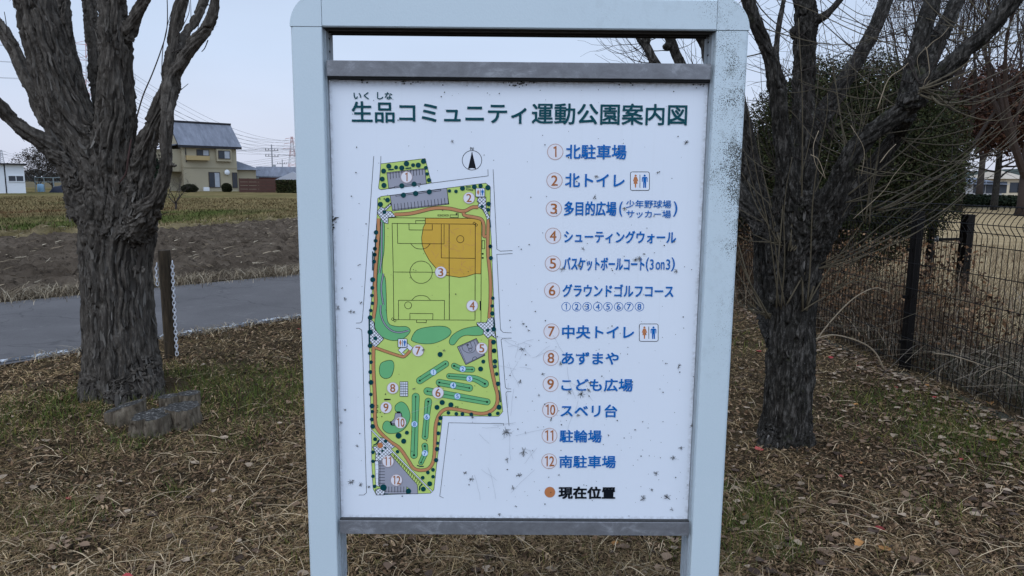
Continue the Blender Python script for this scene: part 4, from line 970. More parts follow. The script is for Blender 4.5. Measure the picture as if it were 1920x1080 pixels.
V,Q,C=join([flakes(V1,N1,T1,R1,5200,(.03,.10),PB,rg,curl=.9,hang=.62),flakes(V1,N1,T1,R1,900,(.04,.12),PB,rg,curl=2.2,hang=.45)])
link(bpy.data.objects.new('peeling_bark',np_mesh('peeling_bark',V,Q,M_FLAKE,C,smooth=True)),tree1)
rr=random.Random(5); sh=[]
def px_shoot(pts,r,Y,rel_o):
    return rel([limb([(x,y,r*(1-.5*i/len(pts)),Y) for i,(x,y) in enumerate(pts)])],rel_o)[0]
for pts,r in (([(255,225),(268,180),(285,140),(300,100),(312,60),(314,20),(312,-30)],1.4),([(303,140),(305,95),(312,55),(322,20)],.9),([(318,100),(340,92),(352,88),(357,60),(358,20),(356,-20)],.9),([(325,96),(345,96),(360,85),(372,50),(376,20)],.9),([(327,178),(340,168),(353,157)],.8),([(13,63),(11,40),(8,22)],.9),([(385,40),(390,25),(395,12),(380,5)],1.2),([(330,70),(345,45),(355,20),(352,-10)],.8),([(390,75),(384,90),(378,97)],1.1),([(340,100),(352,90),(356,75),(348,66)],1.0)):
    sh.append(smooth_path(px_shoot(pts,r,4.7,OL),4))
mb=shoots_mesh(sh); 
# a reddish climbing stem on the bark
st=smooth_path(rel([limb([(222,345,1.6,4.42),(236,325,1.8,4.44),(240,300,1.9,4.45),(243,280,1.8,4.48),(246,262,1.5,4.52)])],OL)[0],5)
mb.build('shoots',[M_TWIGD],tree1,smooth=True)
v=MB(); v.tube(st[:,:3],st[:,3],6); v.build('climbing_stem',plain('red_brown_stem',(.045,.024,.02),.7,.3,40),tree1,smooth=True)

# ---- the dark tree on the right
OR=np.array([1.52,3.96,0])
tree2=thing('maple_tree','dark wet barked bare tree with many whippy shoots between map board and mesh fence','tree',OR)
l2=[limb([(1470,885,66,3.92),(1470,855,54,3.95),(1473,800,48,3.96),(1478,740,44,3.96),(1482,680,42,3.97),(1484,620,41,3.98),(1488,560,43,4.0),(1490,500,50,4.0),(1492,450,54,4.0),(1492,410,46,4.0),(1490,360,34,4.0)]),
    limb([(1485,440,36,3.95),(1476,380,26,3.92),(1473,320,20,3.88),(1468,260,17,3.85),(1460,200,16,3.82),(1456,160,16,3.8),(1448,120,14,3.78),(1430,75,13,3.75),(1412,30,12,3.72),(1398,-20,12,3.7),(1380,-90,11,3.66)]),
    limb([(1456,150,10,3.8),(1455,100,6,3.8),(1460,50,5,3.82),(1470,0,4,3.84),(1478,-50,3.5,3.86)]),
    limb([(1495,430,44,4.05),(1503,370,30,4.12),(1507,310,25,4.16),(1507,250,22,4.18),(1506,190,20,4.2),(1508,130,20,4.2),(1510,80,20,4.2),(1512,40,20,4.2),(1508,0,20,4.2),(1502,-60,19,4.2),(1498,-130,17,4.2)]),
    limb([(1518,55,12,4.2),(1532,38,9,4.16),(1548,28,8,4.12),(1562,15,6.5,4.1),(1578,-5,6,4.08),(1600,-40,5,4.06)]),
    limb([(1505,290,20,4.2),(1528,240,18,4.26),(1560,190,16,4.32),(1588,145,14,4.36),(1612,105,13,4.4),(1632,70,13,4.42),(1648,35,12,4.45),(1662,-5,12,4.48),(1672,-60,11,4.5)]),
    limb([(1510,470,38,3.95),(1540,410,30,3.85),(1570,350,22,3.76),(1592,300,20,3.7),(1618,265,19,3.66),(1655,235,18,3.6),(1688,208,19,3.56),(1712,185,19,3.52),(1735,160,18,3.5),(1765,140,17,3.46),(1800,105,16,3.42),(1835,75,15,3.38),(1868,40,15,3.34),(1900,0,16,3.3),(1940,-50,15,3.25)]),
    limb([(1700,195,18,3.54),(1710,150,16,3.56),(1718,110,16,3.58),(1727,70,16,3.6),(1740,30,15,3.62),(1752,-10,14,3.64),(1770,-70,13,3.68)]),
    limb([(1730,150,12,3.54),(1745,110,14,3.62),(1758,80,15,3.66),(1772,50,15,3.7),(1786,20,14,3.74),(1800,-15,14,3.78),(1820,-70,12,3.84)]),
    limb([(1530,450,30,4.1),(1572,395,20,4.14),(1615,345,18,4.12),(1650,300,17,4.08),(1680,255,14,4.0),(1700,215,16,3.8)]),
    limb([(1460,450,30,4.06),(1430,420,22,4.15),(1400,385,18,4.25),(1370,340,15,4.35),(1330,270,12,4.45),(1290,205,10,4.55),(1255,150,9,4.6),(1228,118,8.5,4.64),(1213,90,8.5,4.66),(1195,58,9,4.68),(1170,10,9,4.7),(1140,-40,8,4.74)]),
    limb([(1400,390,13,4.3),(1372,320,11,4.5),(1335,240,9,4.6),(1305,180,9,4.66),(1275,118,9.5,4.7),(1262,85,9,4.72),(1248,55,9,4.74),(1225,5,9,4.76),(1200,-40,8,4.8)]),
    limb([(1432,430,16,4.3),(1405,330,14,4.45),(1375,240,13,4.55),(1345,160,12,4.6),(1332,115,12,4.62),(1325,85,12,4.64),(1310,55,13,4.66),(1285,0,12,4.7),(1262,-60,11,4.74)]),
    limb([(1322,75,5,4.63),(1300,65,4,4.6),(1262,50,4,4.56),(1230,30,3,4.5)]),
    # the stem standing close behind
    limb([(1462,640,24,4.1),(1440,590,20,4.3),(1434,530,19,4.4),(1432,470,18,4.45),(1430,410,17,4.5),(1420,350,15,4.55),(1412,300,13,4.6),(1400,250,12,4.65),(1388,190,11,4.68),(1372,130,10,4.7),(1352,60,9,4.74),(1330,-20,8,4.78)]),
    limb([(1448,820,26,3.9),(1430,862,16,3.82),(1424,888,8,3.78)]),limb([(1500,820,26,3.9),(1515,860,14,3.85)])]
kn=[(at(1712,190,3.5)-OR,.066),(at(1512,385,3.9)-OR,.085),(at(1262,88,4.7)-OR-np.array([.04,0,0]),.03),(at(1210,76,4.66)-OR+np.array([-.0,0,0]),.035),(at(1560,410,3.85)-OR,.05),(at(1550,440,3.9)-OR,.05),(at(1455,560,3.95)-OR,.05),(at(1505,60,4.2)-OR,.07)]
me,V2,N2,T2,R2=solid(rel(l2,OR),.0050,.08,11,.0115,33.,5.0,.55,knots=kn)
me.name='trunk'; me.materials.clear(); me.materials.append(M_BARKD); link(bpy.data.objects.new('trunk',me),tree2)
PD=[(.035,.031,.027),(.065,.058,.051),(.02,.018,.016),(.13,.118,.105)]
V,Q,C=flakes(V2,N2,T2,R2,2200,(.02,.06),PD,rg,curl=.7,hang=.6)
link(bpy.data.objects.new('peeling_bark',np_mesh('peeling_bark',V,Q,M_FLAKE,C,smooth=True)),tree2)
olive=MB(); pale=MB(); fine=MB()
def bundle(o,Y,ends,r,sag=.06,mb=olive,side=2,sl=.25,Ye=None):
    a=at(o[0],o[1],Y)-OR
    for k,(x,y) in enumerate(ends):
        b=at(x,y,(Ye if Ye else Y)+rr.uniform(-.25,.35))-OR; L=shoot(a+np.array([rr.gauss(0,.012),-.02,rr.gauss(0,.012)]),b,r*rr.uniform(.6,1.05),None,(sag*rr.uniform(.5,2.8)+rr.uniform(0,.10)*(1 if sag>.03 else 0)),rr,16,.022)
        mb.tube(L[:,:3],L[:,3],6)
        for q in L[2:-1:2]:      # swollen nodes
            mb.tube([q[:3]-(0,0,q[3]*.8),q[:3],q[:3]+(0,0,q[3]*.8)],[q[3]*1.05,q[3]*1.45,q[3]*1.05],5)
        for S in side_twigs(L,side,sl,r*.45,rr): fine.tube(S[:,:3],S[:,3],4)
bundle((1722,170),3.42,[(1930,115),(1935,150),(1940,90),(1925,165),(1930,60),(1800,30),(1925,20)],.0052,.10)
bundle((1740,180),3.44,[(1790,195),(1935,140),(1930,200)],.0062,.16)
bundle((1690,258),3.9,[(1930,170),(1925,228),(1920,240)],.0050,.12)
bundle((1640,392),3.9,[(1920,200),(1930,228),(1925,180),(1870,240),(1790,330)],.0052,.06)
bundle((1535,500),3.9,[(1920,235),(1925,262),(1900,300),(1800,300),(1760,380),(1690,440)],.0052,.05)
bundle((1570,385),3.78,[(1900,40),(1930,250),(1760,290),(1640,150),(1660,40)],.0046,.05)
bundle((1508,580),3.88,[(1640,395),(1600,300),(1545,170),(1500,20),(1640,510)],.0060,-.05)
bundle((1462,575),3.86,[(1440,380),(1480,300),(1475,120),(1400,190),(1600,380)],.0052,-.04)
bundle((1440,590),3.9,[(1365,520),(1358,470),(1366,430),(1375,560),(1350,560),(1362,390)],.0062,.06)
bundle((1465,460),3.9,[(1375,400),(1370,440),(1395,290),(1400,340),(1420,230)],.0056,.05)
bundle((1480,465),3.86,[(1545,390),(1600,340),(1580,200),(1545,60),(1490,260)],.0054,.04)
bundle((1555,265),4.0,[(1440,150),(1420,40),(1480,20),(1500,140),(1560,60),(1620,40)],.0036,.02,fine)
bundle((1560,545),3.9,[(1630,440),(1740,420),(1660,520),(1600,440)],.0046,-.05)
bundle((1620,420),3.8,[(1640,240),(1660,150),(1680,60),(1590,120),(1600,10)],.0036,.02)
bundle((1590,310),3.7,[(1625,200),(1560,110),(1680,330),(1740,330),(1545,30)],.0040,.04)
bundle((1720,160),3.45,[(1690,40),(1650,20),(1780,60),(1830,190),(1860,120)],.0032,.0,fine)
bundle((1460,150),3.8,[(1410,60),(1420,10),(1500,30),(1385,110),(1400,160),(1540,80)],.0026,.02,fine)
bundle((1465,330),3.88,[(1390,180),(1380,240),(1385,300),(1410,160),(1420,90)],.0034,.05,fine)
bundle((1850,60),3.4,[(1800,-10),(1880,110),(1920,130),(1760,100)],.003,0,fine)
bundle((1228,120),4.64,[(1140,20),(1125,75),(1165,60),(1190,90)],.0032,.12,fine)
bundle((1212,82),4.66,[(1116,72),(1150,140),(1128,60)],.0028,.25,fine,1)
bundle((1270,180),4.6,[(1118,60),(1140,50),(1160,60),(1116,100),(1190,60)],.0034,.04,fine)
bundle((1330,200),4.55,[(1270,60),(1295,55),(1310,60),(1290,90)],.0034,.04,fine)
src=[L for L in rel([q.copy() for q in l2[:13]],(0,0,0)) if len(L)>4]
for k in range(150):
    L=smooth_path(src[rr.choice((0,1,1,3,5,6,6,6,9,9,7,8,10,11))],4); i=rr.randrange(3,len(L)-2); q=L[i]
    if q[2]<.62 or q[2]>2.9: continue
    a=rr.uniform(0,2*PI); e=np.array([math.cos(a)+.35,math.sin(a)*.7-.25,rr.uniform(-.1,1.0)]); e/=np.linalg.norm(e); l=rr.uniform(.35,1.25); r0=rr.uniform(.0018,.0038)
    if q[1]+e[1]*l<2.7: e[1]=abs(e[1])
    S=shoot(q[:3]+e*q[3]*.8,q[:3]+e*l,r0,r0*.35,rr.uniform(.0,.34),rr,14,.03); (olive if k%3 else fine).tube(S[:,:3],S[:,3],5)
    for T_ in side_twigs(S,3,.28,r0*.5,rr): fine.tube(T_[:,:3],T_[:,3],4)
for pts,r in (([(1650,305),(1665,285),(1680,270)],2.0),([(1735,88),(1738,95),(1742,125),(1742,140),(1735,150),(1730,165)],2.0),([(1735,93),(1750,78),(1765,68),(1780,50)],1.5),([(1645,205),(1665,150),(1690,130),(1703,118)],2.2),([(1520,290),(1535,300),(1548,335)],2.0),([(1735,90),(1720,110),(1725,140)],1.0),([(1535,245),(1525,275),(1530,310),(1548,335)],1.6),([(1600,410),(1655,360),(1675,330),(1700,300)],1.3),([(1595,235),(1620,280),(1615,330)],1.2)):
    L=smooth_path(px_shoot(pts,r*.42,3.45,OR),4); pale.tube(L[:,:3],L[:,3],6)
# arching dead brambles and fallen stick by the fence
olive.build('young_shoots',[M_TWIG,M_TWIGD],tree2,smooth=True); fine.build('fine_twigs',[M_TWIGD],tree2,smooth=True); pale.build('dead_twigs',[M_TWIGL],tree2,smooth=True)

# ---- stumps of a felled clump
M_STUMP=mat_bark('stump_bark',(.03,.023,.016),(.12,.095,.068),(.27,.225,.165),.25,.6)
def mat_cut():
    m=Mat('cut_face'); v=m.coord(); f=m.noise(45,6,.75,v); c=m.ramp(f,[(.35,(.022,.020,.018)),(.52,(.060,.055,.049)),(.60,(.12,.11,.098)),(.67,(.46,.43,.39))])
    m.color(c).rough(.85); m.bump(f,1,.012); return m.m
M_CUT=mat_cut()
STG='sawn stumps clustered at the foot of the left tree'
def stump(top,base,rx,label,tilt=0,depth=1.2,notch=0):
    """top = photo centre of the cut face, base = photo centre of the foot, rx = photo half width of the cut"""
    B=gp(*base); h_=at(top[0],top[1],B[1]); z=float(h_[2]); r=rx*((h_-CAM)@FW)/FPX; rnd=random.Random(rx*7+top[0])
    o=thing('tree_stump',label,'stump',(float(h_[0]),float(B[1]),0),0,STG)
    n=64; K=22; ph=[rnd.uniform(0,6.3) for _ in range(6)]
    V=[];F=[]
    for k in range(K):
        t=k/(K-1); zz=-.04+(z+.04)*t
        for i in range(n):
            a=2*PI*i/n; lob=1+.04*math.sin(2*a+ph[0])+.04*math.sin(3*a+ph[1])+.03*math.sin(7*a+ph[2])+.02*math.sin(13*a+ph[3]+t*2)
            fl=1+.20*(1-t)**2*(1+.35*math.sin(4*a+ph[4])); nt=1-notch*math.exp(-((a-1.5*PI)/.16)**2)
            rad=r*lob*fl*nt+.003*math.sin(23*a+ph[5])
            V.append((rad*math.cos(a),rad*math.sin(a)*depth+ (t-1)*0,zz+(tilt*rad*math.cos(a) if k==K-1 else tilt*rad*math.cos(a)*t)))
    V=np.array(V); q_=noise(V*np.array([14,14,5])+rx)*.07-np.clip(.16-np.abs(noise(V*np.array([24,24,5])+rx+5)),0,.16)*.9+noise(V*np.array([60,60,16])+rx)*.03; V[:,:2]*=(1+q_)[:,None]
    F=[(k*n+i,k*n+(i+1)%n,(k+1)*n+(i+1)%n,(k+1)*n+i) for k in range(K-1) for i in range(n)]
    me=bpy.data.meshes.new('bark'); me.from_pydata(V.tolist(),[],F); me.materials.append(M_STUMP); me.polygons.foreach_set('use_smooth',[True]*len(F)); link(bpy.data.objects.new('bark',me),o)
    top_=V[-n:]; c=top_.mean(0); W=[]; G=[]; M_=8
    for j in range(M_+1):
        s=1-j/M_
        for i in range(n):
            p=c+(top_[i]-c)*s; W.append(p)
    W=np.array(W); W[:,2]+=-.002+noise(W*np.array([30,30,0])+rx)*.007*(np.repeat(np.arange(M_+1),n)>0)-.006*np.repeat(np.arange(M_+1)/M_,n)
    G=[(j*n+i,j*n+(i+1)%n,(j+1)*n+(i+1)%n,(j+1)*n+i) for j in range(M_) for i in range(n)]
    me=bpy.data.meshes.new('cut_face'); me.from_pydata(W.tolist(),[],G); me.materials.append(M_CUT); me.polygons.foreach_set('use_smooth',[True]*len(G)); link(bpy.data.objects.new('cut_face',me),o)
stump((286,776),(286,806),35,'front stump with a notched cut face, nearest of the cluster below the shaggy tree',.05,1.25,.3)
stump((343,761),(346,795),28,'round stump with a pale grey cut face at the right front of the cluster',-.02,1.3)
stump((234,760),(226,792),33,'leaning bark covered stump with a long sloping cut at the left of the cluster',.30,1.0)
stump((353,737),(357,768),20,'small stump with a whitish top at the back right of the cluster',.0,1.0)
stump((316,742),(320,774),17,'small dark topped stump at the back middle of the cluster, touching the back right one',.05,1.0)
# ---- weathered post with its plastic chain
pt=thing('wooden_post','weathered round wooden post standing in the verge beside the road','post',tuple(gp(321,670)),0)
zt=at(309,469,5.95)[2]; mb=MB(); L=np.array([[0,0,-.1],[0,0,.3],[-.02,0,.6],[-.042,0,zt-.02],[-.044,0,zt]]); 
L=smooth_path(np.array([[0.0,0,-.1,.050],[0,0,.2,.050],[0,0,.5,.050],[-.002,0,.75,.049],[-.003,0,zt-.014,.048],[-.003,0,zt,.041]]),5); mb.tube(L[:,:3],L[:,3],24)
def mat_post():
    m=Mat('weathered_post'); f=m.noise(40,6,.7,m.coord(scale=(1,1,.12))); c=m.ramp(f,[(.3,(.022,.018,.014)),(.6,(.068,.050,.032)),(.8,(.11,.085,.058))]); m.color(c).rough(.9).bump(f,.7,.01); return m.m
mb.build('shaft',mat_post(),pt,smooth=True)
M_CHAIN=plain('white_plastic',(.62,.63,.66),.45,.06,40)
def chain(pts,label,name='plastic_chain'):
    o=thing(name,label,'chain',pts[0]); P=smooth_path(np.array(pts)-np.array(pts[0]),30); s=np.concatenate([[0],np.cumsum(np.linalg.norm(np.diff(P,axis=0),axis=1))]); pitch=.031; n=int(s[-1]/pitch); mb=MB()
    for k in range(n):
        c=np.array([np.interp((k+.5)*pitch,s,P[:,i]) for i in range(3)]); e=np.array([np.interp(min(s[-1],(k+.9)*pitch),s,P[:,i]) for i in range(3)])-c; e/=np.linalg.norm(e)
        q=np.cross(e,(0,1,0)) if k%2 else np.cross(e,np.cross(e,(0,1,0))); q/=np.linalg.norm(q)+1e-9; q=q if k%2 else (q*.8+np.cross(e,(0,1,0))*.6); q/=np.linalg.norm(q)
        lp=[]
        for j in range(13):
            a=2*PI*j/12; lp.append(c+e*.0215*math.cos(a)+q*.0125*math.sin(a))
        mb.tube(lp,.0042,5,cap=False)
    mb.build('links',M_CHAIN,o,smooth=True)
YP=5.9
chain([tuple(at(323,490,YP)),tuple(at(325,540,YP)),tuple(at(328,600,YP)),tuple(at(332,668,YP))],'long white plastic chain hanging to the ground on the right of the wooden post')
chain([tuple(at(294,494,YP+.03)),tuple(at(294,515,YP+.03)),tuple(at(296,538,YP+.03))],'short end of white plastic chain hanging on the left of the wooden post')
# ================================================================= FENCE, UNDERGROWTH, BACKGROUND
M_WIRE=plain('dark_brown_coated_wire',(.006,.005,.0045),.5,.2,50)
M_KERB=Mat('stained_concrete'); _v=M_KERB.coord(); M_KERB.color(M_KERB.ramp(M_KERB.noise(9,6,.7,_v),[(.35,(.022,.022,.014)),(.55,(.05,.046,.034)),(.7,(.10,.09,.07))])).rough(.95).bump(M_KERB.noise(60,4,.7,_v),.4,.004); M_KERB=M_KERB.m
FA=np.array([FENX(2.6),2.6]); FB=np.array([FENX(14.4),14.4]); FD=(FB-FA)/np.linalg.norm(FB-FA); FL=np.linalg.norm(FB-FA)
fence=thing('mesh_fence','dark brown welded wire mesh fence with folded top edge behind the right tree','fence',(FA[0],FA[1],0),math.atan2(FD[1],FD[0]))
# along local +x; towards the lawn is local +y
FH=1.37; s0=(5.66-2.6)/abs(FD[1])
posts=[s0+2.0*k for k in range(-2,6)]; posts=[p for p in posts if 0<=p<FL]
for p in posts:
    mb=MB(); mb.prism(rrect(p-.035,-.095,p+.035,-.025,(.012,)*4,3),2,-.1,FH-.07); mb.box((p-.036,-.096,FH-.07),(p+.036,-.024,FH-.062)); o=mb.build('post',M_WIRE,fence)
    for z in (.25,.62,1.0,1.2): c=MB(); c.box((p-.012,-.024,z-.012),(p+.012,.008,z+.012)); c.tube([(p,.006,z),(p,.013,z)],[.006,.005],8); c.build('clamp',M_WIRE,o)
edges=[0]+posts+[FL]
def wire_path():
    return [(0,.06),(0,.30),(0,.33),(.0,.36),(0,1.17),(.012,1.19),(.045,1.235),(.05,1.26),(.03,1.295),(.0,1.325),(-.02,1.35),(-.012,1.372),(.01,1.378),(.022,1.362)]
for a,b in zip(edges[:-1],edges[1:]):
    mb=MB(); n=int((b-a-.02)/.05)
    for k in range(n+1):
        x=a+.012+k*.05+random.gauss(0,.0008)
        if x>b-.008: break
        mb.tube([(x,y,z) for y,z in wire_path()],.0031,4)
    for (y,z) in ((.0048,.10),(.0048,.30),(.0048,.50),(.0048,.70),(.0048,.90),(.0048,1.10),(.018,1.19),(.054,1.25),(.006,1.325),(.02,1.374)):
        mb.tube([(a+.006,y,z),(b-.006,y,z)],.0032,4)
    mb.build('mesh_panel',M_WIRE,fence)
kb=MB(); kb.prism([(-.05,-.2),(.05,-.2),(.05,.004),(.044,.008),(-.044,.008),(-.05,.004)],0,-2,FL+2)
k_=kb.build('kerb',M_KERB); k_.location=(FA[0],FA[1],0); k_.rotation_euler=(0,0,math.atan2(FD[1],FD[0])); tag(k_,kind='structure')
# two square posts joined by a bar behind the fence
gt=thing('gate_frame','pair of dark square posts joined by a short bar just behind the mesh fence','gate',tuple(gp(1790,560)[:2])+(0,),.25)
mb=MB(); O_=np.array([gt.location[0],gt.location[1],0]); YG=float(O_[1])
c,s=math.cos(.25),math.sin(.25)
def gl(px,py,yy=0):       # photo point on the gate's own plane
    d=ray(px,py); n=np.array([-s,c,0]); t=((O_-CAM)@n+yy)/(d@n); P=CAM+d*t-O_; return (P[0]*c+P[1]*s,P[2])
for px,w in ((1752,.040),(1816,.060)):
    x,z=gl(px,392 if px<1800 else 402); m_=MB(); m_.prism(rrect(x-w,-w,x+w,w,(.008,)*4,2),2,-.1,z); m_.build('post',M_WIRE,gt)
xa,za_=gl(1760,449); xb,_=gl(1806,452); m_=MB(); m_.box((xa,-.02,za_-.018),(xb,.02,za_+.018)); m_.build('bar',M_WIRE,gt)
m_=MB(); m_.prism(rrect(xa-.11,-.05,xa-.05,-.03,(.004,)*4,2),2,za_-.03,za_+.05); m_.build('latch',plain('galvanised_latch',(.35,.36,.38),.4,.2,50,metal=.8),gt)

# ---------------- brambles, dry stems and brown leaves behind the fence
def stems_mesh(n,xr,yr,hr,r,pal,rng,lean=.5,bow=.6,k=7,xf=None):
    x=rng.uniform(*xr,n); y=rng.uniform(*yr,n)
    if xf is not None: x=xf(x,y)
    h=rng.uniform(*hr,n)*rng.random(n)**.35; a=rng.random(n)*2*PI; ln=rng.uniform(0,lean,n)*h; P=np.empty((n,k,3)); ph=rng.random(n)*6.3
    for i in range(k):
        t=i/(k-1); P[:,i,0]=x+np.cos(a)*ln*t**1.6+.02*np.sin(ph+t*6); P[:,i,1]=y+np.sin(a)*ln*t**1.6+.02*np.cos(ph+t*7); P[:,i,2]=h*(t-bow*.5*t*t)
    side=np.stack([-np.sin(a),np.cos(a),0*a],1); w=rng.uniform(.5,1.3,n)*r; V,Q=ribbons(P,w[:,None]*np.linspace(1,.4,k)[None,:],side)
    V2,Q2=ribbons(P,w[:,None]*np.linspace(1,.4,k)[None,:],np.stack([np.cos(a),np.sin(a),0*a+.0],1)); c=np.array(pal)[rng.choice(len(pal),n)]*rng.uniform(.6,1.2,(n,1)); c=np.repeat(c,2*k,0)
    return join([(V,Q,c),(V2,Q2,c)])
def leaf_cloud(P,size,pal,rng,pr=None,up=0.):
    n=len(P); A=rng.normal(size=(n,3)); A[:,2]*=.8; A/=np.linalg.norm(A,axis=1)[:,None]; B=np.cross(A,rng.normal(size=(n,3))); B/=np.linalg.norm(B,axis=1)[:,None]; s=rng.uniform(*size,n)[:,None]
    V=np.stack([P-A*s*.5,P+B*s*.28,P+A*s*.5+np.cross(A,B)*s*.12,P-B*s*.28],1).reshape(-1,3); Q=np.arange(n*4).reshape(-1,4); c=np.array(pal)[rng.choice(len(pal),n,p=pr)]*rng.uniform(.6,1.2,(n,1)); return V,Q,np.repeat(c,4,0)
M_LEAF=from_attr('crown_leaves',.6)
rb=np.random.default_rng(14); fx=lambda x,y: FENX(y)+.14+x
BR=[(.13,.085,.055),(.20,.14,.09),(.08,.055,.04),(.26,.20,.14),(.10,.062,.04)]
parts=[stems_mesh(2100,(0,1.3),(5.5,13),(.45,1.25),.0034,BR,rb,.7,.5,xf=fx),stems_mesh(900,(0,1.0),(3.9,6.5),(.2,.7),.003,[(.16,.14,.11),(.22,.19,.15),(.09,.085,.06),(.07,.075,.045)],rb,1.3,1.0,xf=fx)]
n=26000; x=rb.uniform(.0,1.1,n); y=rb.uniform(5.7,13,n); z=rb.random(n)**1.1*1.02; k=fbm(np.stack([x*2+9,y*1.2,z*2],-1),3)-.5*(z-.55)-.25*fbm2(y*.9,x*0,2)>-.1; P=np.stack([fx(x,y),y,z],-1)[k]
parts.append(leaf_cloud(P,(.02,.055),[(.19,.10,.05),(.12,.066,.036),(.25,.15,.085),(.06,.038,.026),(.18,.14,.085)],rb))
parts.append(stems_mesh(620,(0,1.1),(3.6,11),(.5,1.15),.0042,[(.34,.27,.19),(.20,.16,.12),(.14,.115,.09)],rb,2.2,1.5,10,xf=fx))
parts.append(stems_mesh(1700,(.1,3.6),(4.2,9.5),(.25,.95),.0036,[(.20,.165,.125),(.13,.10,.07),(.28,.225,.16),(.09,.085,.05)],rb,1.5,1.0,8,xf=fx))
V,Q,C=join(parts); tag(link(bpy.data.objects.new('undergrowth',np_mesh('undergrowth',V,Q,M_BLADE,C))),kind='stuff')
V,Q,C=join([stems_mesh(6500,(-.4,8),(8.6,20),(.12,.75),.004,[(.36,.28,.18),(.26,.19,.12),(.16,.11,.07),(.42,.34,.23)],rb,.6,.5,5,xf=lambda x,y:FENX(y)+1.2+x)])
tag(link(bpy.data.objects.new('dry_weeds',np_mesh('dry_weeds',V,Q,M_BLADE,C))),kind='stuff')
# low scrub between right tree and board, far side of the lawn
V,Q,C=join([stems_mesh(1500,(1.6,4.0),(8.5,16),(.3,1.5),.005,BR,rb,.5,.4),leaf_cloud(np.stack([rb.uniform(2.3,4.2,2500),rb.uniform(9,15,2500),rb.random(2500)*1.5],-1),(.03,.07),[(.20,.12,.06),(.14,.08,.045),(.26,.18,.10)],rb)])
tag(link(bpy.data.objects.new('dry_scrub',np_mesh('dry_scrub',V,Q,M_BLADE,C))),kind='stuff')
def bramble(pts,r,Y,label):
    q=limb([(x,y,r*(1-.5*i/len(pts)),Y+(0 if i else 0)) for i,(x,y) in enumerate(pts)]); o0=q[0,:3].copy(); q[:,:3]-=o0; S=smooth_path(q,5); mb=MB(); mb.tube(S[:,:3],S[:,3],6); 
    o=mb.build('bramble_cane',M_TWIGL,None,smooth=True); o.location=o0; tag(o,label,'bramble cane')
bramble([(1658,694),(1640,660),(1610,640),(1560,628),(1520,640),(1500,650)],1.7,5.5,'pale arching bramble cane in front of the mesh fence beside the right tree')
bramble([(1925,725),(1880,698),(1840,684),(1790,668),(1750,662)],1.5,4.75,'pale bramble cane sagging along the fence mesh at the far right')
bramble([(1512,680),(1530,640),(1560,600),(1600,560),(1640,540),(1668,548)],1.4,5.6,'thin brown bramble cane rising against the fence near the dark post')

# ---------------- clipped evergreen behind the fence
def evergreen(name,label,cat,loc,rx,rz,n,size,pal,rng,group=None,zc=None,trunk=.09,rough=.35,squash=1.0):
    o=thing(name,label,cat,loc,0,group); zc=zc or rz
    d=rng.normal(size=(n,3)); d/=np.linalg.norm(d,axis=1)[:,None]; q=d*2.1; lob=1+.16*fbm(q*1.3+loc[0],3)+.10*fbm(q*3.2+loc[1],2); rr_=1-np.abs(rng.normal(0,rough*.6,n)); 
    gap=fbm(d*3.3+5,3); keep=(gap>-.5)|(rng.random(n)<.3); P=d*(lob*rr_)[:,None]*np.array([rx,rx*squash,rz])+np.array([0,0,zc]); P=P[keep&(P[:,2]>.05)]
    m_=n//7; d2=rng.normal(size=(m_,3)); d2/=np.linalg.norm(d2,axis=1)[:,None]; P2=d2*((1+.16*fbm(d2*2.73+loc[0],3))*rng.uniform(.45,.86,m_))[:,None]*np.array([rx,rx*squash,rz])+np.array([0,0,zc]); P2=P2[P2[:,2]>.05]
    V,Q,C=join([leaf_cloud(P,size,pal,rng),leaf_cloud(P2,(size[1]*1.2,size[1]*2.6),pal,rng)]); link(bpy.data.objects.new('crown',np_mesh('crown',V,Q,M_LEAF,C)),o)
    mb=MB(); L=smooth_path(np.array([[0,0,-.1,trunk],[.02,0,zc*.5,trunk*.8],[-.02,.03,zc,trunk*.6],[0,0,zc+rz*.5,trunk*.2]]),4); mb.tube(L[:,:3],L[:,3],10)
    for j in range(16):
        a=rng.random()*6.3; z0=rng.uniform(.3,1.1)*zc; e=np.array([math.cos(a)*rx*.85,math.sin(a)*rx*.85*squash,z0+rz*rng.uniform(.0,.5)]); S=shoot((0,0,z0),e,trunk*.35,trunk*.06,.02,rr,6,.03); mb.tube(S[:,:3],S[:,3],6)
    mb.build('trunk',M_BARKD,o,smooth=True); return o
GR=[(.028,.034,.014),(.045,.052,.020),(.016,.021,.010),(.062,.062,.026),(.036,.028,.016)]
e0=at(1590,345,9.8); evergreen('evergreen_tree','dense rounded dark evergreen standing behind the fence and right tree','tree',(e0[0]-.05,9.8,0),1.50,1.45,125000,(.018,.045),GR,rb,None,1.78,.10)
e1=at(1440,345,11.6); evergreen('evergreen_shrub','lower rounded evergreen behind the right tree, nearest the map board','shrub',(e1[0],11.6,0),.95,1.05,50000,(.018,.045),GR,rb,None,1.25,.06)

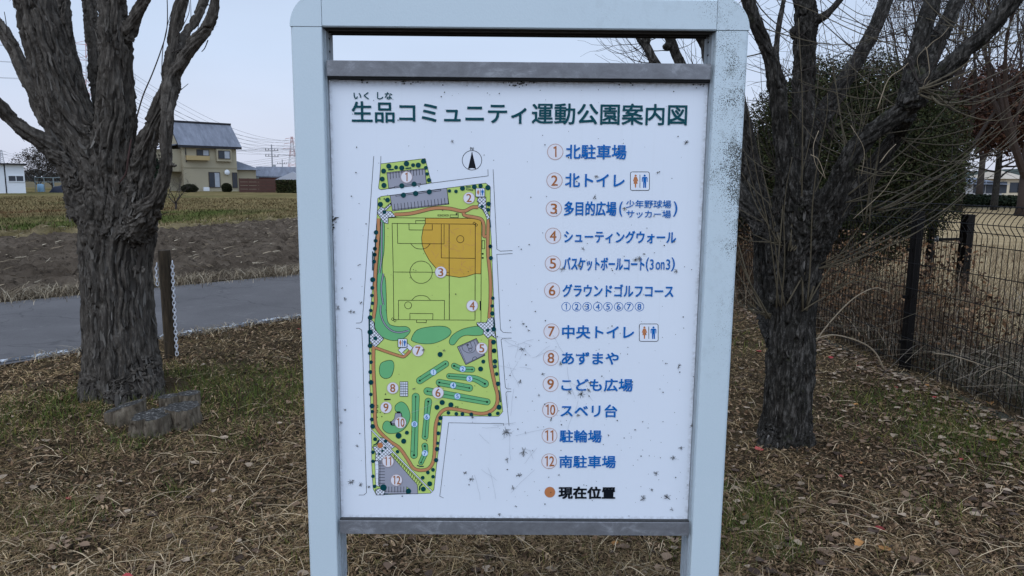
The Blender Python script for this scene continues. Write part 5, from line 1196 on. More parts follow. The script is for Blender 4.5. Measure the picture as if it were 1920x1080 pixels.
# ---------------- bare twiggy trees
def fractal(mb,p,d,l,r,depth,rng,spread=.55,up=.12,sides=5,tips=None):
    k=4; pts=[p]; dd=d.copy()
    for i in range(k):
        dd=dd+np.array([rng.gauss(0,.10),rng.gauss(0,.10),rng.gauss(0,.06)+up*.3]); dd/=np.linalg.norm(dd); pts.append(pts[-1]+dd*l/k)
    mb.tube(pts,np.linspace(r,r*.62,k+1),max(3,sides),cap=False)
    if depth==0:
        if tips is not None: tips.append(pts[-1]); tips.append(pts[2])
        return
    for j in range(rng.choice((2,3,3)) if depth>1 else 3):
        s=rng.uniform(.35,1) if j else 1.0; q=pts[min(k,max(1,int(round(s*k))))]; v=np.array([rng.gauss(0,1) for _ in range(3)]); v-=dd*(v@dd); v/=np.linalg.norm(v)
        nd=dd+v*spread*rng.uniform(.5,1.3)*(1 if j else .45)+np.array([0,0,up]); nd/=np.linalg.norm(nd); fractal(mb,q,nd,l*rng.uniform(.62,.86),r*(.62 if j==0 else .45),depth-1,rng,spread,up,sides-1,tips)
def bare_tree(label,loc,h,r,seed,mat,depth=6,spread=.55,up=.12,n0=4,group=None,leaves=None,split=.22,cat='tree'):
    rg_=random.Random(seed); o=thing('bare_tree',label,cat,loc,0,group); t=MB(); z1=h*split
    t.tube([(0,0,-.15),(0,0,z1*.3),(rg_.gauss(0,.05),rg_.gauss(0,.05),z1)],[r*1.35,r,r*.85],9); t.build('trunk',mat,o,smooth=True)
    c=MB(); tips=[]
    for k in range(n0):
        a=2*PI*k/n0+rg_.uniform(-.4,.4); d=np.array([math.cos(a)*spread,math.sin(a)*spread,1.0]); d/=np.linalg.norm(d); fractal(c,np.array([0,0,z1*rg_.uniform(.75,1)]),d,h*.30,r*.55,depth-1,rg_,spread,up,6,tips)
    c.build('crown',mat,o)
    if leaves:
        T_=np.array(tips); n,size,pal=leaves; i=rb.integers(0,len(T_),n); P=T_[i]+rb.normal(0,.02*h,(n,3)); V,Q,C=leaf_cloud(P,size,pal,rb); link(bpy.data.objects.new('dead_leaves',np_mesh('dead_leaves',V,Q,M_LEAF,C)),o)
    return o
M_BARE=plain('grey_brown_twigs',(.040,.031,.026),.85,.3,8); M_BARE2=plain('reddish_brown_twigs',(.045,.032,.026),.85,.3,8)
G2='bare trees standing beyond the fence'
def tp(px,Y): p=at(px,345,Y); return (float(p[0]),float(Y),0.0)
bare_tree('slender bare tree with many upright twigs, first to the right of the dark evergreen',tp(1742,34.5),12.8,0.185,3,M_BARE,7,.30,.22,5,G2)
bare_tree('tall bare tree with a low fork against the right edge, trunk thickest of the row',tp(1925,37.5),15.28,0.33,8,M_BARE2,7,.42,.16,5,G2,split=.14)
evergreen('leafy_tree','tree holding a dense crown of reddish brown dead leaves beyond the fence at the right','tree',tp(1868,47),4.6,3.3,42000,(.06,.17),[(.10,.048,.034),(.065,.034,.027),(.14,.075,.048),(.045,.028,.022)],rb,G2,6.4,.22,1.0)
evergreen('leafy_tree','smaller loose crown of brown dead leaves beside the far slender trunks','tree',tp(1775,52),2.6,3.0,9000,(.06,.15),[(.10,.055,.038),(.07,.04,.03)],rb,G2,7.0,.16,1.6)
bare_tree('bare tree with thin dark crown furthest back beyond the fence',tp(1838,66),20.37,0.285,18,M_BARE,7,.40,.18,5,G2)
bare_tree('leaning bare tree just beyond the evergreen, crown against the sky',tp(1700,40.5),13.09,0.185,22,M_BARE,7,.42,.16,4,G2,leaves=(2500,(.07,.15),[(.12,.07,.04)]))
bare_tree('forked bare tree whose trunk leans in front of the far grey roofed house',tp(1800,43.5),14.55,0.22,31,M_BARE,7,.5,.14,4,G2,leaves=(3500,(.07,.16),[(.11,.055,.04),(.075,.04,.032)]))

# ---------------- houses
M_WALL=plain('ochre_render',(.33,.29,.205),.85,.08,.6); M_WHITE=plain('white_cladding',(.62,.64,.66),.7,.06,.5)
M_GLASS=Mat('window_glass').color((.05,.055,.065)).rough(.15).m; M_CURT=plain('pale_curtain',(.33,.35,.38),.8,.2,3)
M_FRAMED=plain('bronze_window_frame',(.06,.05,.045),.5); M_BRN=plain('brown_board',(.075,.040,.032),.7,.25,2); M_GUT=plain('dark_gutter',(.028,.028,.032),.5)
M_BALC=plain('ochre_balcony',(.36,.27,.135),.8,.1,1)
def mat_tiles():
    m=Mat('grey_roof_tiles'); v=m.coord(); w=m.t.nodes.new('ShaderNodeTexWave'); w.inputs['Scale'].default_value=2.2; w.bands_direction='X'; m.l(v,w.inputs['Vector']); w2=m.t.nodes.new('ShaderNodeTexWave'); w2.inputs['Scale'].default_value=2.2; w2.bands_direction='Z'; m.l(v,w2.inputs['Vector'])
    c=m.ramp(m.noise(.8,6,.7,m.coord(scale=(2.5,.5,.5))),[(.35,(.13,.14,.165)),(.6,(.20,.21,.245)),(.75,(.27,.285,.32))]); c=m.mix(m.ramp(w2.outputs['Fac'],[(.0,.3),(.3,0)]),c,(.06,.065,.08)); m.color(c).rough(.6).bump(w.outputs['Fac'],.5,.06); return m.m
M_TILE=mat_tiles()
class Plan:
    """a house frame: origin at the left corner of its front, x along the front, y into the depth"""
    def __init__(s,name,label,cat,px,Y,deg,group=None):
        a=math.radians(deg); P=at(px,345,Y); s.O=np.array([P[0],Y,0.]); s.X=np.array([math.cos(a),math.sin(a),0]); s.N=np.array([-math.sin(a),math.cos(a),0]); s.o=thing(name,label,cat,tuple(s.O),a,group)
    def f(s,x,y,dy=0.0):
        d=ray(x,y); t=((s.O-CAM)@s.N+dy)/(d@s.N); P=CAM+d*t-s.O; return float(P@s.X),float(P[2])
    def rect(s,box,dy=0.): x0,z1=s.f(box[0],box[1],dy); x1,z0=s.f(box[2],box[3],dy); return x0,x1,z0,z1
def window(pl,box,dy=-.06,curtain=0,frame=None,depth=.10):
    x0,x1,z0,z1=pl.rect(box,dy); w=.07; fr=MB()
    fr.box((x0,dy-.03,z0),(x0+w,dy+depth,z1)); fr.box((x1-w,dy-.03,z0),(x1,dy+depth,z1)); fr.box((x0+w,dy-.03,z0),(x1-w,dy+depth,z0+w)); fr.box((x0+w,dy-.03,z1-w),(x1-w,dy+depth,z1)); xm=(x0+x1)/2; fr.box((xm-.03,dy-.02,z0+w),(xm+.03,dy+.03,z1-w))
    o=fr.build('window',frame or M_FRAMED,pl.o); p=MB(); p.box((x0+w,dy+.005,z0+w),(xm-.03,dy+.02,z1-w),0); p.box((xm+.03,dy+.005,z0+w),(x1-w,dy+.02,z1-w),1 if curtain else 0); p.build('pane',[M_GLASS,M_CURT],o); return x0,x1,z0,z1
hz=lambda x,y:(260+x/6,220+y/6)
h=Plan('two_storey_house','two storey ochre house with grey tiled gable roof and brown fence alongside','house',345,90,40)
xr,_=h.f(445,330); _,ze=h.f(400,274.5); zr=8.75; D=6.6
b=MB(); b.box((0,0,0),(xr,D,ze-.1)); 
b.face([(-.0,0,ze-.1),(0,D,ze-.1),(0,D/2,zr-.35)][::-1]); b.face([(xr,0,ze-.1),(xr,D,ze-.1),(xr,D/2,zr-.35)]); b.build('wall',M_WALL,h.o)
r=MB(); ov=.55
for sgn in (0,1):
    y0=-ov if not sgn else D+ov; zz=ze-.12; 
    for lo,hi,m in ((0,.14,0),(-.16,0,1)): 
        A=[(-ov,y0,zz+lo),(xr+ov,y0,zz+lo),(xr+ov,D/2,zr+lo),(-ov,D/2,zr+lo)]; B=[(x,y,z+(hi-lo)) for x,y,z in A]
        r.face(A,m); r.face(B[::-1],m)
        for i in range(4): j=(i+1)%4; r.face([A[i],A[j],B[j],B[i]],1)
rf=r.build('roof',[M_TILE,M_GUT],h.o); rg_=MB(); rg_.box((-ov-.02,D/2-.14,zr+.10),(xr+ov+.02,D/2+.14,zr+.34)); rg_.build('ridge',M_GUT,rf)
for p,q in ((hz(650,360),hz(795,435)),): window(h,(*p,*q),curtain=1)
p,q=hz(875,352),hz(1050,498); x0,x1,z0,z1=h.rect((*p,*q),-.45); m=MB(); m.box((x0,-.45,z0),(x1,-.003,z1)); bay=m.build('bay',M_WALL,h.o)
p,q=hz(893,372),hz(1032,470); window(h,(*p,*q),-.50,1)
p,q=hz(545,428),hz(800,485); x0,x1,z0,z1=h.rect((*p,*q),-.7); m=MB(); m.box((x0,-.75,z0),(x1,-.003,z1)); m.build('balcony',M_BALC,h.o)
p,q=hz(785,615),hz(922,790); x0,x1,z0,z1=window(h,(*p,*q),curtain=1)
p,q=hz(1050,620),hz(1115,795); window(h,(*p,*q))
# downpipe, dish and air conditioner
m=MB(); x,z=h.f(*hz(525,345)); m.tube([(x,-.08,z),(x,-.08,h.f(*hz(525,505))[1])],.05,6); m.build('downpipe',M_GUT,h.o)
x,z=h.f(*hz(995,620),-.3); m=MB(); m.tube([(x,-.3,z),(x,-.36,z),(x,-.40,z)],[.36,.30,.02],14); m.tube([(x,-.003,z-.05),(x,-.3,z)],.03,6); m.build('satellite_dish',M_WHITE,h.o,smooth=True)
x0,x1,z0,z1=h.rect((*hz(725,785),*hz(790,828)),-.5); m=MB(); m.box((x0,-.8,.2),(x1,-.45,z1)); m.tube([((x0+x1)/2-.1,-.805,(z1+.2)/2),((x0+x1)/2-.1,-.82,(z1+.2)/2)],.25,12); m.build('air_conditioner',M_WHITE,h.o)
# band between the storeys, side porch seen on the left, canopy
m=MB(); zb_=h.f(*hz(800,575))[1]; m.box((-.02,-.05,zb_),(xr+.02,-.003,zb_+.12)); m.build('string_course',plain('ochre_trim',(.27,.235,.155),.8),h.o)
m=MB(); zp=h.f(*hz(430,310))[1]; m.box((-2.2,.6,2.6),(-.003,D-.4,zp-.5)); m.box((-2.3,.55,0),(-2.1,.75,2.6)); m.box((-2.3,D-.6,0),(-2.1,D-.4,2.6)); m.build('side_balcony',M_WALL,h.o)
m=MB(); m.face([(-2.8,.3,zp-.35),(-2.8,D-.1,zp-.35),(-.003,D-.1,zp+.25),(-.003,.3,zp+.25)]); m.face([(-2.8,.3,zp-.47),(-.003,.3,zp+.13),(-.003,D-.1,zp+.13),(-2.8,D-.1,zp-.47)]); m.face([(-2.8,.3,zp-.47),(-2.8,.3,zp-.35),(-.003,.3,zp+.25),(-.003,.3,zp+.13)]); m.face([(-2.8,.3,zp-.47),(-2.8,D-.1,zp-.47),(-2.8,D-.1,zp-.35),(-2.8,.3,zp-.35)]); m.build('lean_to_roof',M_TILE,h.o)
# single storey wing at the right
zw=h.f(*hz(1200,590),.8)[1]; xw=h.f(*hz(1318,600),.8)[0]; m=MB(); m.box((xr+.004,.8,0),(xw,D-.6,zw)); m.build('wing_wall',M_WALL,h.o)
m=MB(); xe=h.f(*hz(1392,578),.2)[0]; zt_=h.f(*hz(1130,490),1.5)[1]; A=[(xr+.01,.2,zw-.02),(xe,.2,zw-.02),(xe,D,zw-.02),(xr+.01,D,zw-.02)]; T_=[(xr+.01,D/2-.6,zt_),(xr+1.0,D/2-.6,zt_)]
m.face([A[0],A[1],T_[1],T_[0]]); m.face([A[1],A[2],T_[1]]); m.face([A[2],A[3],T_[0],T_[1]]); m.face(A[::-1]); m.build('wing_roof',M_TILE,h.o)
def board_fence(pl_px0,px1,pytop,pybot,Y,label):
    a=at(pl_px0,345,Y); b=at(px1,345,Y+.8); o=thing('board_fence',label,'fence',(a[0],Y,0),math.atan2(.8,b[0]-a[0])); L=math.hypot(.8,b[0]-a[0]); H=at(pl_px0,pytop,Y)[2]; m=MB(); n=4
    for k in range(n): z=.12+k*(H-.12)/n; m.box((0,-.03,z),(L,.03,z+(H-.12)/n-.03))
    m.build('board_panel',M_BRN,o); 
    for t in np.linspace(.05,L-.05,5): q=MB(); q.box((t-.05,.032,0),(t+.05,.12,H)); q.build('post',M_BRN,o)
board_fence(448,516,334,359,86,'dark red brown horizontal board fence in front of the house wing')
hp=[(at(383,350,86),.9,.8,'small rounded dark shrub against the ochre house wall'),(at(355,350,84),.95,.55,'wide rounded dark shrub at the left front of the ochre house'),(at(425,350,87.5),.62,.62,'dark shrub between the two house doors')]
hp=[hp[1],hp[2]]
for P,rx,rz,lab in hp: evergreen('garden_shrub',lab,'shrub',(float(P[0]),float(P[1]),0),rx,rz,5000,(.06,.16),[(.014,.018,.008),(.022,.026,.012),(.03,.028,.015)],rb,'garden shrubs in front of the ochre house',rz,.05)
# trimmed hedge
def hedge(px0,px1,Y,H,T_,label,seed=1,pal=GR,n=6000):
    a=at(px0,345,Y);b=at(px1,345,Y); L=b[0]-a[0]; o=thing('garden_hedge',label,'hedge',(a[0],Y,0)); P=np.stack([rb.uniform(0,L,n),rb.choice([0,T_],n)+rb.normal(0,.06,n),rb.uniform(0,H,n)],-1); k=rb.random(n)<.4; P[k,1]=rb.uniform(0,T_,k.sum()); P[k,2]=H+rb.normal(0,.05,k.sum())
    V,Q,C=leaf_cloud(P,(.12,.26),pal,rb); link(bpy.data.objects.new('foliage',np_mesh('foliage',V,Q,M_LEAF,C)),o); m=MB(); m.box((.08,.08,0),(L-.08,T_-.08,H-.08)); m.build('branches',plain('dark_hedge_wood',(.018,.018,.012),.9),o)
hedge(517,556,84,1.55,1.2,'tall clipped dark hedge between the brown fence and the board edge')
# neighbour's low house
n2=Plan('low_house','low dark roofed house with a red brown wall beside the map board','house',486,100,14)
w0=0; w1=n2.f(590,340)[0]; m=MB(); zt2=n2.f(500,332)[1]; m.box((0,0,0),(w1,6,zt2)); m.build('wall',plain('red_brown_wall',(.16,.055,.045),.8,.2,1),n2.o)
m=MB(); zr2=n2.f(520,315,3)[1]; 
for y0 in (-.5,6.5):
    A=[(-.6,y0,zt2-.05),(w1+.6,y0,zt2-.05),(w1+.6,3,zr2),(-.6,3,zr2)]; m.face(A); m.face([(x,y,z+.18) for x,y,z in A][::-1])
    m.face([A[0],A[1],(A[1][0],A[1][1],A[1][2]+.18),(A[0][0],A[0][1],A[0][2]+.18)])
m.build('roof',M_TILE,n2.o)
m=MB(); xg=n2.f(522,340,-1)[0]; m.box((xg,-1.2,0),(xg+3.6,-.003,zt2-.3)); m.build('porch',plain('porch_wall',(.17,.065,.055),.8),n2.o)
xg2=n2.f(535,330,-1.4)[0]; m=MB(); m.face([(xg-.4,-1.5,zt2-.35),(xg+4,-1.5,zt2-.35),(xg+2,-1.5,zt2+.75)]); m.face([(xg-.4,-1.5,zt2-.35),(xg+2,-1.5,zt2+.75),(xg+2,1.5,zt2+.75),(xg-.4,1.5,zt2-.35)]); m.face([(xg+4,-1.5,zt2-.35),(xg+4,1.5,zt2-.35),(xg+2,1.5,zt2+.75),(xg+2,-1.5,zt2+.75)]); m.build('porch_roof',[plain('pale_gable',(.40,.41,.45),.6)],n2.o)
# white shed at the left
s1=Plan('white_shed','white prefabricated building with dark windows at the left edge','shed',-28,70,36)
x1_=s1.f(47,340)[0]; zt1=s1.f(30,309)[1]; m=MB(); m.box((0,0,0),(x1_,6,zt1)); 
m.build('wall',M_WHITE,s1.o); m=MB(); m.box((-.3,-.4,zt1+.01),(x1_+.3,6.3,zt1+.14)); m.build('roof',M_GUT,s1.o)
window(s1,(14,328.5,46,341),-.05,0,M_WHITE)
m=MB(); 
for px in (10.5,): x=s1.f(px,340)[0]; m.box((x-.05,-.03,0),(x+.05,-.003,zt1))
m.build('joint_strip',M_GUT,s1.o)
# pergola frame of pipes
pg=Plan('pipe_frame','grey pipe frame standing beside the white prefabricated building','frame',66,77,2); xs=[0,pg.f(83,345)[0],pg.f(101,345)[0]]; H1=pg.f(80,333)[1]
m=MB()
for x in xs:
    for y in (0,1.6): m.tube([(x,y,0),(x,y,H1)],.04,6)
for z in (H1,H1*.72): 
    for y in (0,1.6): m.tube([(0,y,z),(xs[-1],y,z)],.04,6)
m.build('pipes',plain('galvanised_pipe',(.20,.23,.23),.6),pg.o)
v_=thing('barrel','pale blue plastic barrel inside the grey pipe frame','barrel',tuple(at(76,350,78.2)[:2])+(0,)); m=MB(); m.tube([(0,0,0),(0,0,.1),(0,0,.5),(0,0,.95),(0,0,1.0)],[.28,.31,.33,.30,.1],14); m.build('body',plain('blue_plastic',(.22,.35,.46),.5),v_,smooth=True)
# tarpaulin heap
t_=thing('tarpaulin_heap','dark blue tarpaulin heap between the pipe frame and the left tree','tarpaulin',tuple(at(116,350,76)[:2])+(0,)); m=MB(); N_=20; 
V=[];F=[]
for j in range(N_+1):
    for i in range(N_+1):
        u=(i/N_-.5)*2; w=(j/N_-.5)*2; zz=max(0,1-abs(u)**2.2)*max(0,1-abs(w)**3)*.95; V.append((u*1.1,w*1.0,zz*(1+.12*math.sin(5*u+3*w))))
for j in range(N_):
    for i in range(N_): a=j*(N_+1)+i; F.append((a,a+1,a+N_+2,a+N_+1))
me=bpy.data.meshes.new('sheet'); me.from_pydata(V,[],F); me.materials.append(plain('blue_tarpaulin',(.018,.022,.035),.5)); link(bpy.data.objects.new('sheet',me),t_)
# background trees at the left
G3='bare and evergreen garden trees between the far buildings'
for px,Y,hh,sd,lab in ((72,92,5.6,40,'grey twiggy round tree behind the pipe frame'),(98,96,5.4,41,'dense dark grey twiggy tree between pipe frame and left trunk'),(124,99,4.9,42,'dark twiggy thicket tree just left of the big trunk'),(292,88,4.3,43,'dark twiggy tree right of the big trunk, beside the ochre house')):
    o=bare_tree(lab,tp(px,Y),hh,.10,sd,M_TWIGD,6,.75,.05,6,G3,leaves=(2600,(.10,.24),[(.045,.038,.032),(.06,.05,.04)]),split=.14)
c0=tp(283,84); evergreen('conifer','dark layered conifer beside the ochre house, seen right of the big trunk','tree',c0,1.1,2.4,5200,(.12,.3),[(.016,.028,.018),(.024,.038,.022)],rb,None,2.6,.09,.9)
bare_tree('small pruned plum tree standing in the grass in front of the ochre house',tp(327,36),2.0,.055,51,M_TWIGD,6,.95,.02,4,None,split=.2)
# distant treeline and towns: low, very far
def belt(name,px0,px1,Y,H,label,col,seed,n=60):
    a=at(px0,345,Y);b=at(px1,345,Y); o=thing(name,label,'tree row',(a[0],Y,0)); L=b[0]-a[0]; N=9000; x=rb.uniform(0,L,N); top=H*(.6+.55*np.abs(fbm2(x*.06+seed,x*0,3))); z=rb.random(N)**.7*top; P=np.stack([x,rb.uniform(-3,3,N),z],-1); V,Q,C=leaf_cloud(P,(.8,2.0),col,rb); link(bpy.data.objects.new('foliage',np_mesh('foliage',V,Q,M_LEAF,C)),o)
belt('distant_trees',-60,330,420,8,'distant grey treeline on the horizon behind the left houses',[(.10,.105,.10),(.13,.13,.125)],3)
belt('distant_trees',1350,2000,330,7,'distant grey treeline on the horizon beyond the right fence',[(.08,.085,.08),(.11,.11,.105)],9)
# houses far right
M_HR=plain('house_render',(.42,.40,.39),.8,.1,.5)
def small_house(px0,px1,Y,pt,pr_,label,wall,roof,deg=6):
    h=Plan('distant_house',label,'house',px0,Y,deg); x1=h.f(px1,345)[0]; zt=h.f((px0+px1)/2,pt)[1]; zr=h.f((px0+px1)/2,pr_,3)[1]; m=MB(); m.box((0,0,0),(x1,6.5,zt)); m.build('wall',wall,h.o); r=MB()
    for y0 in (-.5,7): A=[(-.5,y0,zt-.03),(x1+.5,y0,zt-.03),(x1-.8,3.2,zr),(.8,3.2,zr)]; r.face(A)
    for x,xx in ((-.5,.8),(x1+.5,x1-.8)): r.face([(x,-.5,zt-.03),(x,7,zt-.03),(xx,3.2,zr)])
    r.build('roof',roof,h.o)
    for f_ in (.2,.55,.8): 
        q=MB(); q.box((x1*f_,-.06,.9),(x1*f_+1.3,-.003,2.1)); q.build('window',M_GLASS,h.o)
evergreen('evergreen_shrub','long low dark evergreen belt at the end of the dry meadow','shrub',tp(1790,56),9.5,.50,16000,(.10,.24),[(.014,.022,.012),(.024,.03,.016)],rb,None,.45,.05,.35,.2)
small_house(1812,1880,75,345,333,'grey roofed low house seen between the bare trunks beyond the fence',M_HR,M_TILE)
small_house(1886,1925,85,335,320,'cream house with tall wall at the right edge beyond the fence',plain('cream_render',(.60,.50,.36),.8,.05,.5),plain('cream_roof',(.45,.38,.30),.8))
small_house(1390,1440,120,344,330,'pale distant house between the map board and the right tree',M_HR,M_TILE)
# far hills
def hills():
    x=np.linspace(-4200,6500,420); y=5200.; hgt=60+95*np.clip(fbm2(x*.00055+3,x*0,5)+.25,0,2)+25*fbm2(x*.004,x*0,4); hgt*=np.clip((x+3500)/4000,.25,1.4); V=[];F=[]
    for r,(f_,yy) in enumerate(((0,-800),(.45,-350),(.8,-100),(1,0),(.5,500),(0,900))):
        for i in range(len(x)): V.append((x[i],y+yy+60*math.sin(x[i]*.002),hgt[i]*f_-2))
    n=len(x)
    for r in range(5):
        for i in range(n-1): F.append((r*n+i,r*n+i+1,(r+1)*n+i+1,(r+1)*n+i))
    me=bpy.data.meshes.new('hills'); me.from_pydata(V,[],F); me.materials.append(plain('forested_hill',(.045,.055,.045),.95,.2,.004)); me.polygons.foreach_set('use_smooth',[True]*len(F)); tag(link(bpy.data.objects.new('hills',me)),kind='structure')
hills()
# ---------------- pylons, poles and wires
M_PYL=plain('hazed_pylon_red',(.46,.26,.25),.7); M_PYW=plain('pylon_white',(.55,.55,.56),.7); M_LINE=plain('power_line_metal',(.14,.15,.17),.6); M_PYG=plain('pylon_grey',(.30,.32,.34),.6)  # pylon red is paled: distance haze put into the colour
def pylon(px,ptop,Y,label,arms=3,w=7.0,r=.10,red=True):
    P=at(px,ptop,Y); H=P[2]; o=thing('lattice_pylon',label,'pylon',(P[0],Y,0),.5); mb=MB(); lv=14; 
    def W(t): return w/2*(1-t)**1.15+.55
    for k in range(lv):
        t0,t1=k/lv,(k+1)/lv; m=(k//2)%2 if red else 0; a,b=W(t0),W(t1)
        cs=((-1,-1),(1,-1),(1,1),(-1,1))
        for i,(sx,sy) in enumerate(cs):
            tx,ty=cs[(i+1)%4]; mb.tube([(sx*a,sy*a,t0*H),(sx*b,sy*b,t1*H)],r,4,m); mb.tube([(sx*a,sy*a,t0*H),(tx*b,ty*b,t1*H)],r*.6,3,m); mb.tube([(tx*a,ty*a,t0*H),(sx*b,sy*b,t1*H)],r*.6,3,m)
    mb.build('tower',[M_PYL,M_PYW] if red else [M_PYG,M_PYG],o); tips=[]
    for k in range(arms):
        z=H*(.95-.105*k); L=w*(.62+.12*k); am=MB()
        for sg in (-1,1):
            am.tube([(0,.4,z),(sg*L,0,z)],r*.7,3); am.tube([(0,-.4,z),(sg*L,0,z)],r*.7,3); am.tube([(0,0,z+H*.03),(sg*L,0,z)],r*.7,3); am.tube([(sg*L,0,z),(sg*L,0,z-H*.035)],r*.5,3); tips.append((P[0]+sg*L*math.cos(.5),Y+sg*L*math.sin(.5),z-H*.035))
        am.build('arm',M_PYL if red else M_PYG,o)
    return tips
pa=pylon(163,70,330,'tall red and white lattice pylon seen between the left tree stems',3,9,.13)
pb=pylon(547,256,560,'distant red and white lattice pylon beside the map board',3,8,.15)
pc=pylon(2,281,700,'distant grey lattice pylon above the white building',2,6,.15,False)
pd=[(x-260,y-150,z+22) for x,y,z in pa]
def wire(a,b,sag,r,label,group,n=26):
    a=np.array(a);b=np.array(b); t=np.linspace(0,1,n); P=a+(b-a)*t[:,None]; P[:,2]-=4*sag*t*(1-t); c=P[0].copy(); mb=MB(); mb.tube(P-c,r,3); o=mb.build('power_line',M_LINE); o.location=c; tag(o,label,'power line',group)
GW='high voltage lines across the sky left of the map board'; LW='thin high voltage wire crossing the sky behind the shaggy tree'
for i in range(6):
    wire(pa[i],pb[i],11,.085,LW,GW); wire(pd[i],pa[i],9,.06,LW,GW); 
    for e in (1,): wire((pa[i][0],pa[i][1],pa[i][2]-1.2),(pb[i][0],pb[i][1],pb[i][2]-1.0),12.5,.07,LW,GW)
    wire(pb[i],(pb[i][0]+420,pb[i][1]+60,pb[i][2]+4),12,.10,LW,GW)
for i in range(4): wire(pc[i],(pb[i][0],pb[i][1]+40,pb[i][2]-8),14,.085,LW,GW)
def pole(px,ptop,Y,label,arms=2,lean=0):
    P=at(px,ptop,Y); H=P[2]; o=thing('utility_pole',label,'utility pole',(P[0],Y,0),.3); m=MB(); m.tube([(0,0,0),(0,0,H)],[.12,.08],8); m.build('shaft',plain('concrete_pole',(.28,.28,.29),.8),o); t=[]
    for k in range(arms):
        z=H-.9-.9*k; a=MB(); a.box((-1.0,-.035,z-.035),(1.0,.035,z+.035)); 
        for x in (-.9,-.45,.45,.9): a.tube([(x,0,z+.036),(x,0,z+.3)],.05,5); t.append((P[0]+x*math.cos(.3),Y+x*math.sin(.3),z+.3))
        a.build('crossarm',M_GUT,o)
    q=MB(); q.tube([(.32,0,H-4.0),(.32,0,H-3.1)],.2,8); q.build('transformer',M_PYG,o); return t
u1=pole(509,271,112,'grey utility pole with crossarms rising behind the low house roof'); u2=pole(529,299,150,'small distant utility pole right of the nearer pole',1)
for k in (0,3,4,7): wire(u1[k],(u1[k][0]+60,u1[k][1]+5,u1[k][2]+.5),.9,.022,'thin local wire strung from the utility pole beside the map board','local wires at the utility pole',12)
for k in (0,3): wire((u1[k][0]-55,u1[k][1]+25,u1[k][2]+.6),u1[k],.9,.022,'thin local wire strung from the utility pole beside the map board','local wires at the utility pole',12)
# ================================================================= CAMERA, SKY, LIGHT
cam=bpy.data.objects.new('camera',bpy.data.cameras.new('camera')); COL.objects.link(cam); SC.camera=cam
cam.data.sensor_width=36; cam.data.lens=FPX/1920*36; cam.data.clip_end=12000; cam.data.clip_start=.05
M=Matrix(((RT[0],UP[0],-FW[0],CAM[0]),(RT[1],UP[1],-FW[1],CAM[1]),(RT[2],UP[2],-FW[2],CAM[2]),(0,0,0,1))); cam.matrix_world=M
w=bpy.data.worlds.new('World'); SC.world=w; w.use_nodes=True; nt=w.node_tree; bg=nt.nodes['Background']
SUN_EL,SUN_AZ=math.radians(50),math.radians(205)       # a dull sun behind the camera, above the cloud
sky=nt.nodes.new('ShaderNodeTexSky'); sky.sky_type='NISHITA'; sky.sun_disc=False; sky.sun_elevation=SUN_EL; sky.sun_rotation=SUN_AZ; sky.dust_density=3; sky.air_density=1
tc=nt.nodes.new('ShaderNodeTexCoord'); sep=nt.nodes.new('ShaderNodeSeparateXYZ'); nt.links.new(tc.outputs['Generated'],sep.inputs[0])
r=nt.nodes.new('ShaderNodeValToRGB'); nt.links.new(sep.outputs[2],r.inputs['Fac'])
e=r.color_ramp.elements
K=10.0
stops=[(0,(.70,.74,.89)),(.05,(.72,.78,.94)),(.16,(.64,.76,.97)),(.38,(.57,.71,.93)),(.7,(.80,1.0,1.34)),(1,(.80,1.0,1.34))]
while len(e)<len(stops): e.new(.5)
for el,(p,c) in zip(e,stops): el.position=p; el.color=(*c,1)
mul=nt.nodes.new('ShaderNodeMix'); mul.data_type='RGBA'; mul.blend_type='MULTIPLY'; mul.inputs[0].default_value=1
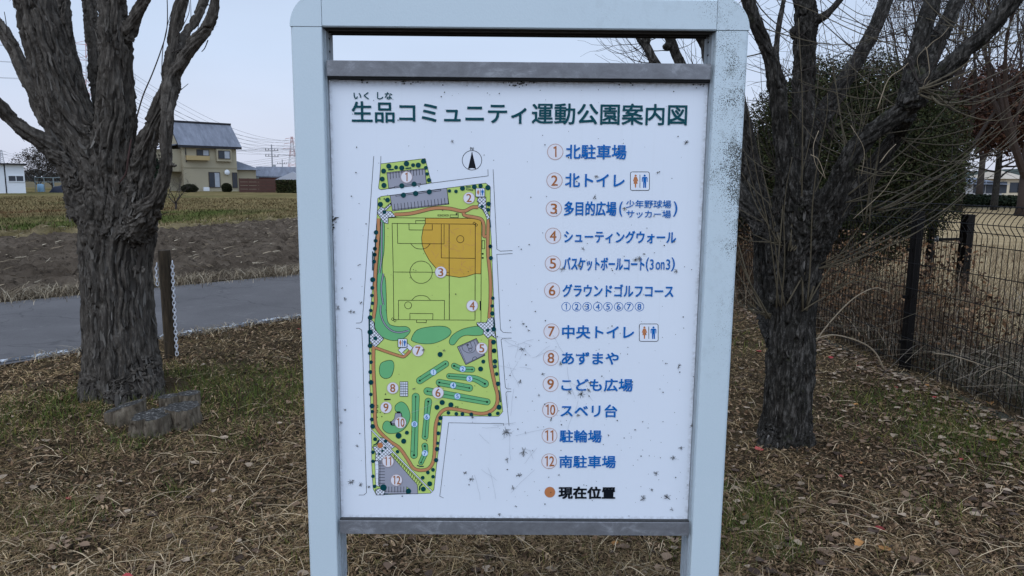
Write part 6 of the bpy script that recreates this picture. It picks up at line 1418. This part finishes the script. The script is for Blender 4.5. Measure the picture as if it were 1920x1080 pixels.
# cloud sheet: soft unevenness, brighter towards the hidden sun behind the camera
nz=nt.nodes.new('ShaderNodeTexNoise'); nz.inputs['Scale'].default_value=2.2; nz.inputs['Detail'].default_value=5; mp=nt.nodes.new('ShaderNodeMapping'); mp.inputs['Scale'].default_value=(1,1,3)
nt.links.new(tc.outputs['Generated'],mp.inputs[0]); nt.links.new(mp.outputs[0],nz.inputs['Vector'])
cr=nt.nodes.new('ShaderNodeMapRange'); cr.inputs[1].default_value=.3; cr.inputs[2].default_value=.7; cr.inputs[3].default_value=.95; cr.inputs[4].default_value=1.05; nt.links.new(nz.outputs['Fac'],cr.inputs[0])
br=nt.nodes.new('ShaderNodeMapRange'); br.inputs[1].default_value=.2; br.inputs[2].default_value=-.9; br.inputs[3].default_value=1.0; br.inputs[4].default_value=1.8; br.clamp=True; nt.links.new(sep.outputs[1],br.inputs[0])
mm=nt.nodes.new('ShaderNodeMath'); mm.operation='MULTIPLY'; nt.links.new(cr.outputs[0],mm.inputs[0]); nt.links.new(br.outputs[0],mm.inputs[1])
nt.links.new(r.outputs['Color'],mul.inputs[6]); nt.links.new(mm.outputs[0],mul.inputs[7])
sc10=nt.nodes.new('ShaderNodeMix'); sc10.data_type='RGBA'; sc10.blend_type='MULTIPLY'; sc10.inputs[0].default_value=1; sc10.inputs[7].default_value=(K,K,K,1)
nt.links.new(mul.outputs[2],sc10.inputs[6])
mx=nt.nodes.new('ShaderNodeMix'); mx.data_type='RGBA'; mx.inputs[0].default_value=.92; nt.links.new(sky.outputs[0],mx.inputs[6]); nt.links.new(sc10.outputs[2],mx.inputs[7])
nt.links.new(mx.outputs[2],bg.inputs['Color']); bg.inputs['Strength'].default_value=.1
sl=bpy.data.lights.new('sun','SUN'); sl.energy=.6; sl.angle=math.radians(35); sl.color=(1,.98,.95)
so=bpy.data.objects.new('sun',sl); COL.objects.link(so)
# sun_rotation is measured clockwise from +Y
d=Vector((math.sin(SUN_AZ)*math.cos(SUN_EL),math.cos(SUN_AZ)*math.cos(SUN_EL),math.sin(SUN_EL))); so.rotation_euler=d.to_track_quat('Z','Y').to_euler()
SC.view_settings.view_transform='Standard'; SC.view_settings.look='None'; SC.view_settings.exposure=0.0; SC.view_settings.gamma=1
SC.cycles.max_bounces=5; SC.cycles.diffuse_bounces=3; SC.cycles.use_denoising=True
